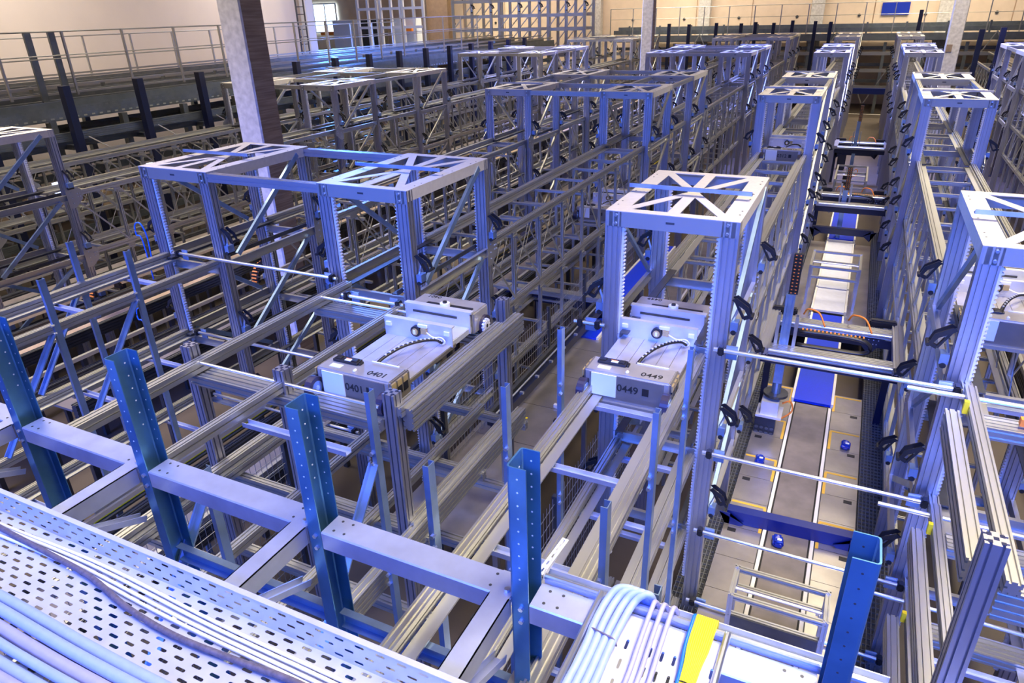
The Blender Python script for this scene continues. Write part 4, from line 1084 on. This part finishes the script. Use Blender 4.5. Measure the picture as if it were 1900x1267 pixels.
def railing(p1, p2, z0, h, step, lab, mids=(.5,), m='galvanised', post_w=.05):
    p1 = Vector(p1); p2 = Vector(p2); L = (p2-p1).length; d = (p2-p1)/L
    t = thing('railing', lab, 'railing', (p1.x, p1.y, z0), 'safety railings of the mezzanines')
    up = Vector((0, 0, 1))
    bar('top_rail', t, 'tube', m, p1+up*(z0+h), p2+up*(z0+h))
    for q in mids: bar('mid_rail', t, 'tube_small', m, p1+up*(z0+h*q), p2+up*(z0+h*q))
    n = int(L/step)
    for i in range(n+1):
        q = p1+d*(i*step); bar('rail_post', t, 'bar_square' if post_w < .1 else 'square', m, q+up*(z0-.3), q+up*(z0+h))
railing((-17.7, 2, 0), (-17.7, 33, 0), 4.70, 1.14, 1.62, 'tall grey railing along the near edge of the left mezzanine', (.48, .54))
railing((-22.6, 2, 0), (-22.6, 33, 0), 4.45, 1.2, 1.7, 'second grey railing behind, close to the left wall', (.5,))
for y, lab in ((10.97, 'wide steel upright on the left railing, nearer one'), (11.55, 'wide steel upright on the left railing, farther one')):
    o = put_box('wide_upright', None, (-17.86, y, 4.4), (.06, .16, 2.9), 'mez_steel'); meta(o, lab, 'post')
# left ladder against the white frame
ld = thing('ladder', 'dark access ladder beside the white frame at the end of the left wall', 'ladder', (-22.9, 26.2, 4.5))
for dy in (-.25, .25): bar('ladder_side', ld, 'bar_square', 'dark_steel', (-22.9, 26.2+dy, 4.5), (-22.9, 26.2+dy, 9))
for i in range(15): bar('ladder_rung', ld, 'tube', 'dark_steel', (-22.9, 25.95, 4.6+.3*i), (-22.9, 26.45, 4.6+.3*i))
# ------------------------------------------------------------------ far left: bright stud frames, lockers, rack scaffold towers
for i, (x, lab) in enumerate(((-32.5, 'white steel stud frame left of the brown column, leftmost'), (-30.6, 'white steel stud frame left of the brown column, middle'), (-28.8, 'white steel stud frame just left of the brown column'))):
    t = thing('stud_frame', lab, 'frame', (x, 43, 4.5), 'white stud frames by the window')
    for dx in (0, .85, 1.6): bar('stud', t, 'square_heavy', 'white_frame', (x+dx, 43, 2.0), (x+dx, 43, 11))
    for z in (5.2, 6.35, 7.3): bar('stud_rail', t, 'square_heavy', 'white_frame', (x, 43, z), (x+1.6, 43, z))
for i, (x, m, lab) in enumerate(((-36, 'panel_pale', 'pale blue cabinet under the window'), (-33.5, 'dark_steel', 'dark mesh cabinet right of the window'), (-30.5, 'panel_pale', 'pale cabinet beside the white stud frames'))):
    o = put_box('cabinet', None, (x, 46, 4.7), (1.9, .8, 2.0), m, bev=.03); meta(o, lab, 'cabinet')
for x, lab in ((-39, 'orange crate under the bright window'), (-30.0, 'orange crate on the pale cabinet')):
    o = put_box('crate', None, (x, 48 if x < -35 else 45.4, 4.75 if x < -35 else 5.0), (1.9 if x < -35 else .8, .6, .25), 'orange', bev=.03); meta(o, lab, 'crate')
fp = put_box('annex_floor', None, (-34, 41, 3.3), (20, 22, .2), 'mez_steel'); fp['kind'] = 'structure'
def scaffold(x0, x1, y, zt, lab, n=2):
    t = thing('scaffold_tower', lab, 'scaffold', (x0, y, 0), 'tall rack towers at the back left')
    for yy in (y, y+1.6):
        for i in range(n+1):
            x = x0+(x1-x0)*i/n; bar('scaffold_post', t, 'double_flat', 'galvanised', (x, yy, 0), (x, yy, zt))
        for z in (3.4, 4.9, 5.7, 6.6, 7.5, 8.4):
            bar('scaffold_beam', t, 'double', 'galvanised', (x0, yy, z), (x1, yy, z), (0, 1, 0))
        for i in range(n):
            xa = x0+(x1-x0)*i/n; xb = x0+(x1-x0)*(i+1)/n
            for z in (3.5, 5.0, 6.7): bar('scaffold_brace', t, 'bar_square', 'galvanised', (xa, yy, z), (xb, yy, z+1.4))
    for z in (6.2,):
        for i in range(1, n+1): link('latch_lever', LATCH, T(x0+(x1-x0)*i/n, y-.1, z) @ Matrix.Diagonal((1.6, 1.6, 1.6, 1)), t)
scaffold(-25.4, -22.6, 43.8, 10, 'tall grey scaffold rack right of the brown column, left one')
scaffold(-22.0, -19.2, 43.8, 10, 'tall grey scaffold rack at the back left, second from the brown column')
scaffold(-18.6, -16.2, 43.8, 10, 'tall grey scaffold rack at the back, rightmost of the three')
# ------------------------------------------------------------------ mezzanine, back
bk = thing('mezzanine', 'grey steel conveyor platform across the back of the hall', 'platform', (0, 48, 0))
put_box('deck', bk, (0, 49.6, ZM-.2), (31.5, 4.2, .12), 'mez_steel')
for y, z, h in ((47.4, ZM-.05, .35), (48.2, ZM+.30, .25), (49.2, ZM+.45, .3)):
    put_box('conveyor_side', bk, (0, y, z), (31.5, .08, h), 'mez_steel')
for i in range(16):
    x = -15.5+2*i
    put_box('mezzanine_post', bk, (x, 47.6, ZM/2-.2), (.16, .16, ZM-.3), 'mez_steel')
    put_box('guide_support', bk, (x+.9, 47.9, ZM+.35), (.1, .1, .7), 'mez_steel')
for z in (1.5, 2.4, 3.3):
    bar('low_conveyor_beam', bk, 'double', 'galvanised', (-15.8, 46.9, z), (15.8, 46.9, z), (0, 1, 0))
    bar('low_conveyor_beam', bk, 'double', 'mez_steel', (-15.8, 48.6, z+.2), (15.8, 48.6, z+.2), (0, 1, 0))
for i in range(8):
    x = -15.7+3.9*i
    bar('platform_brace', bk, 'bar_square', 'galvanised', (x, 47.2, .6), (x+1.9, 47.2, 4.4)); bar('platform_brace', bk, 'bar_square', 'galvanised', (x+3.8, 47.2, .6), (x+1.9, 47.2, 4.4))
railing((-15.8, 47.6, 0), (15.7, 47.6, 0), 4.62, 1.3, 1.5, 'thin grey railing across the back mezzanine before the concrete wall', (.52,))
k = 0
for x, y, zt in ((-12.9, 45.5, 5.0), (-11.4, 45.5, 5.05), (-10.2, 45.5, 5.0), (-8.6, 45.5, 5.05), (-7.2, 45.6, 5.0), (-6.4, 45.6, 5.05), (-5.4, 45.6, 5.0), (-4.4, 45.6, 5.1), (-3.2, 45.6, 5.05), (-2.4, 45.6, 5.0), (1.9, 45.5, 5.5), (3.6, 34, 4.9), (4.1, 32.5, 5.0), (4.75, 31, 5.1), (5.4, 30, 5.0), (6.0, 34, 5.0)):
    k += 1
    side = 'at the back mezzanine' if x < 3 else 'right of the rear concrete column'
    p = thing('navy_post', f'{ORD[k-1 if x < 3 else k-12]} dark navy post from the left {side}', 'post', (x, y, 0), 'navy posts at the back')
    put_box('post_body', p, (x, y, zt/2), (.18, .18, zt), 'navy'); put_box('base_plate', p, (x, y, .01), (.32, .32, .02), 'navy')
for i in range(4):
    o = bar('diagonal_stay', None, 'bar_square', 'galvanised', (4.6+1.2*i, 38-2*i, 1.2), (6.4+1.2*i, 38-2*i, 5.4), label=f'long grey diagonal stay at the far right, {("first", "second", "third", "fourth")[i]} from the column', cat='stay')
long_conveyor(5.9, 22, 46, 3.2, .8, 'long conveyor at the far right beyond the navy posts')
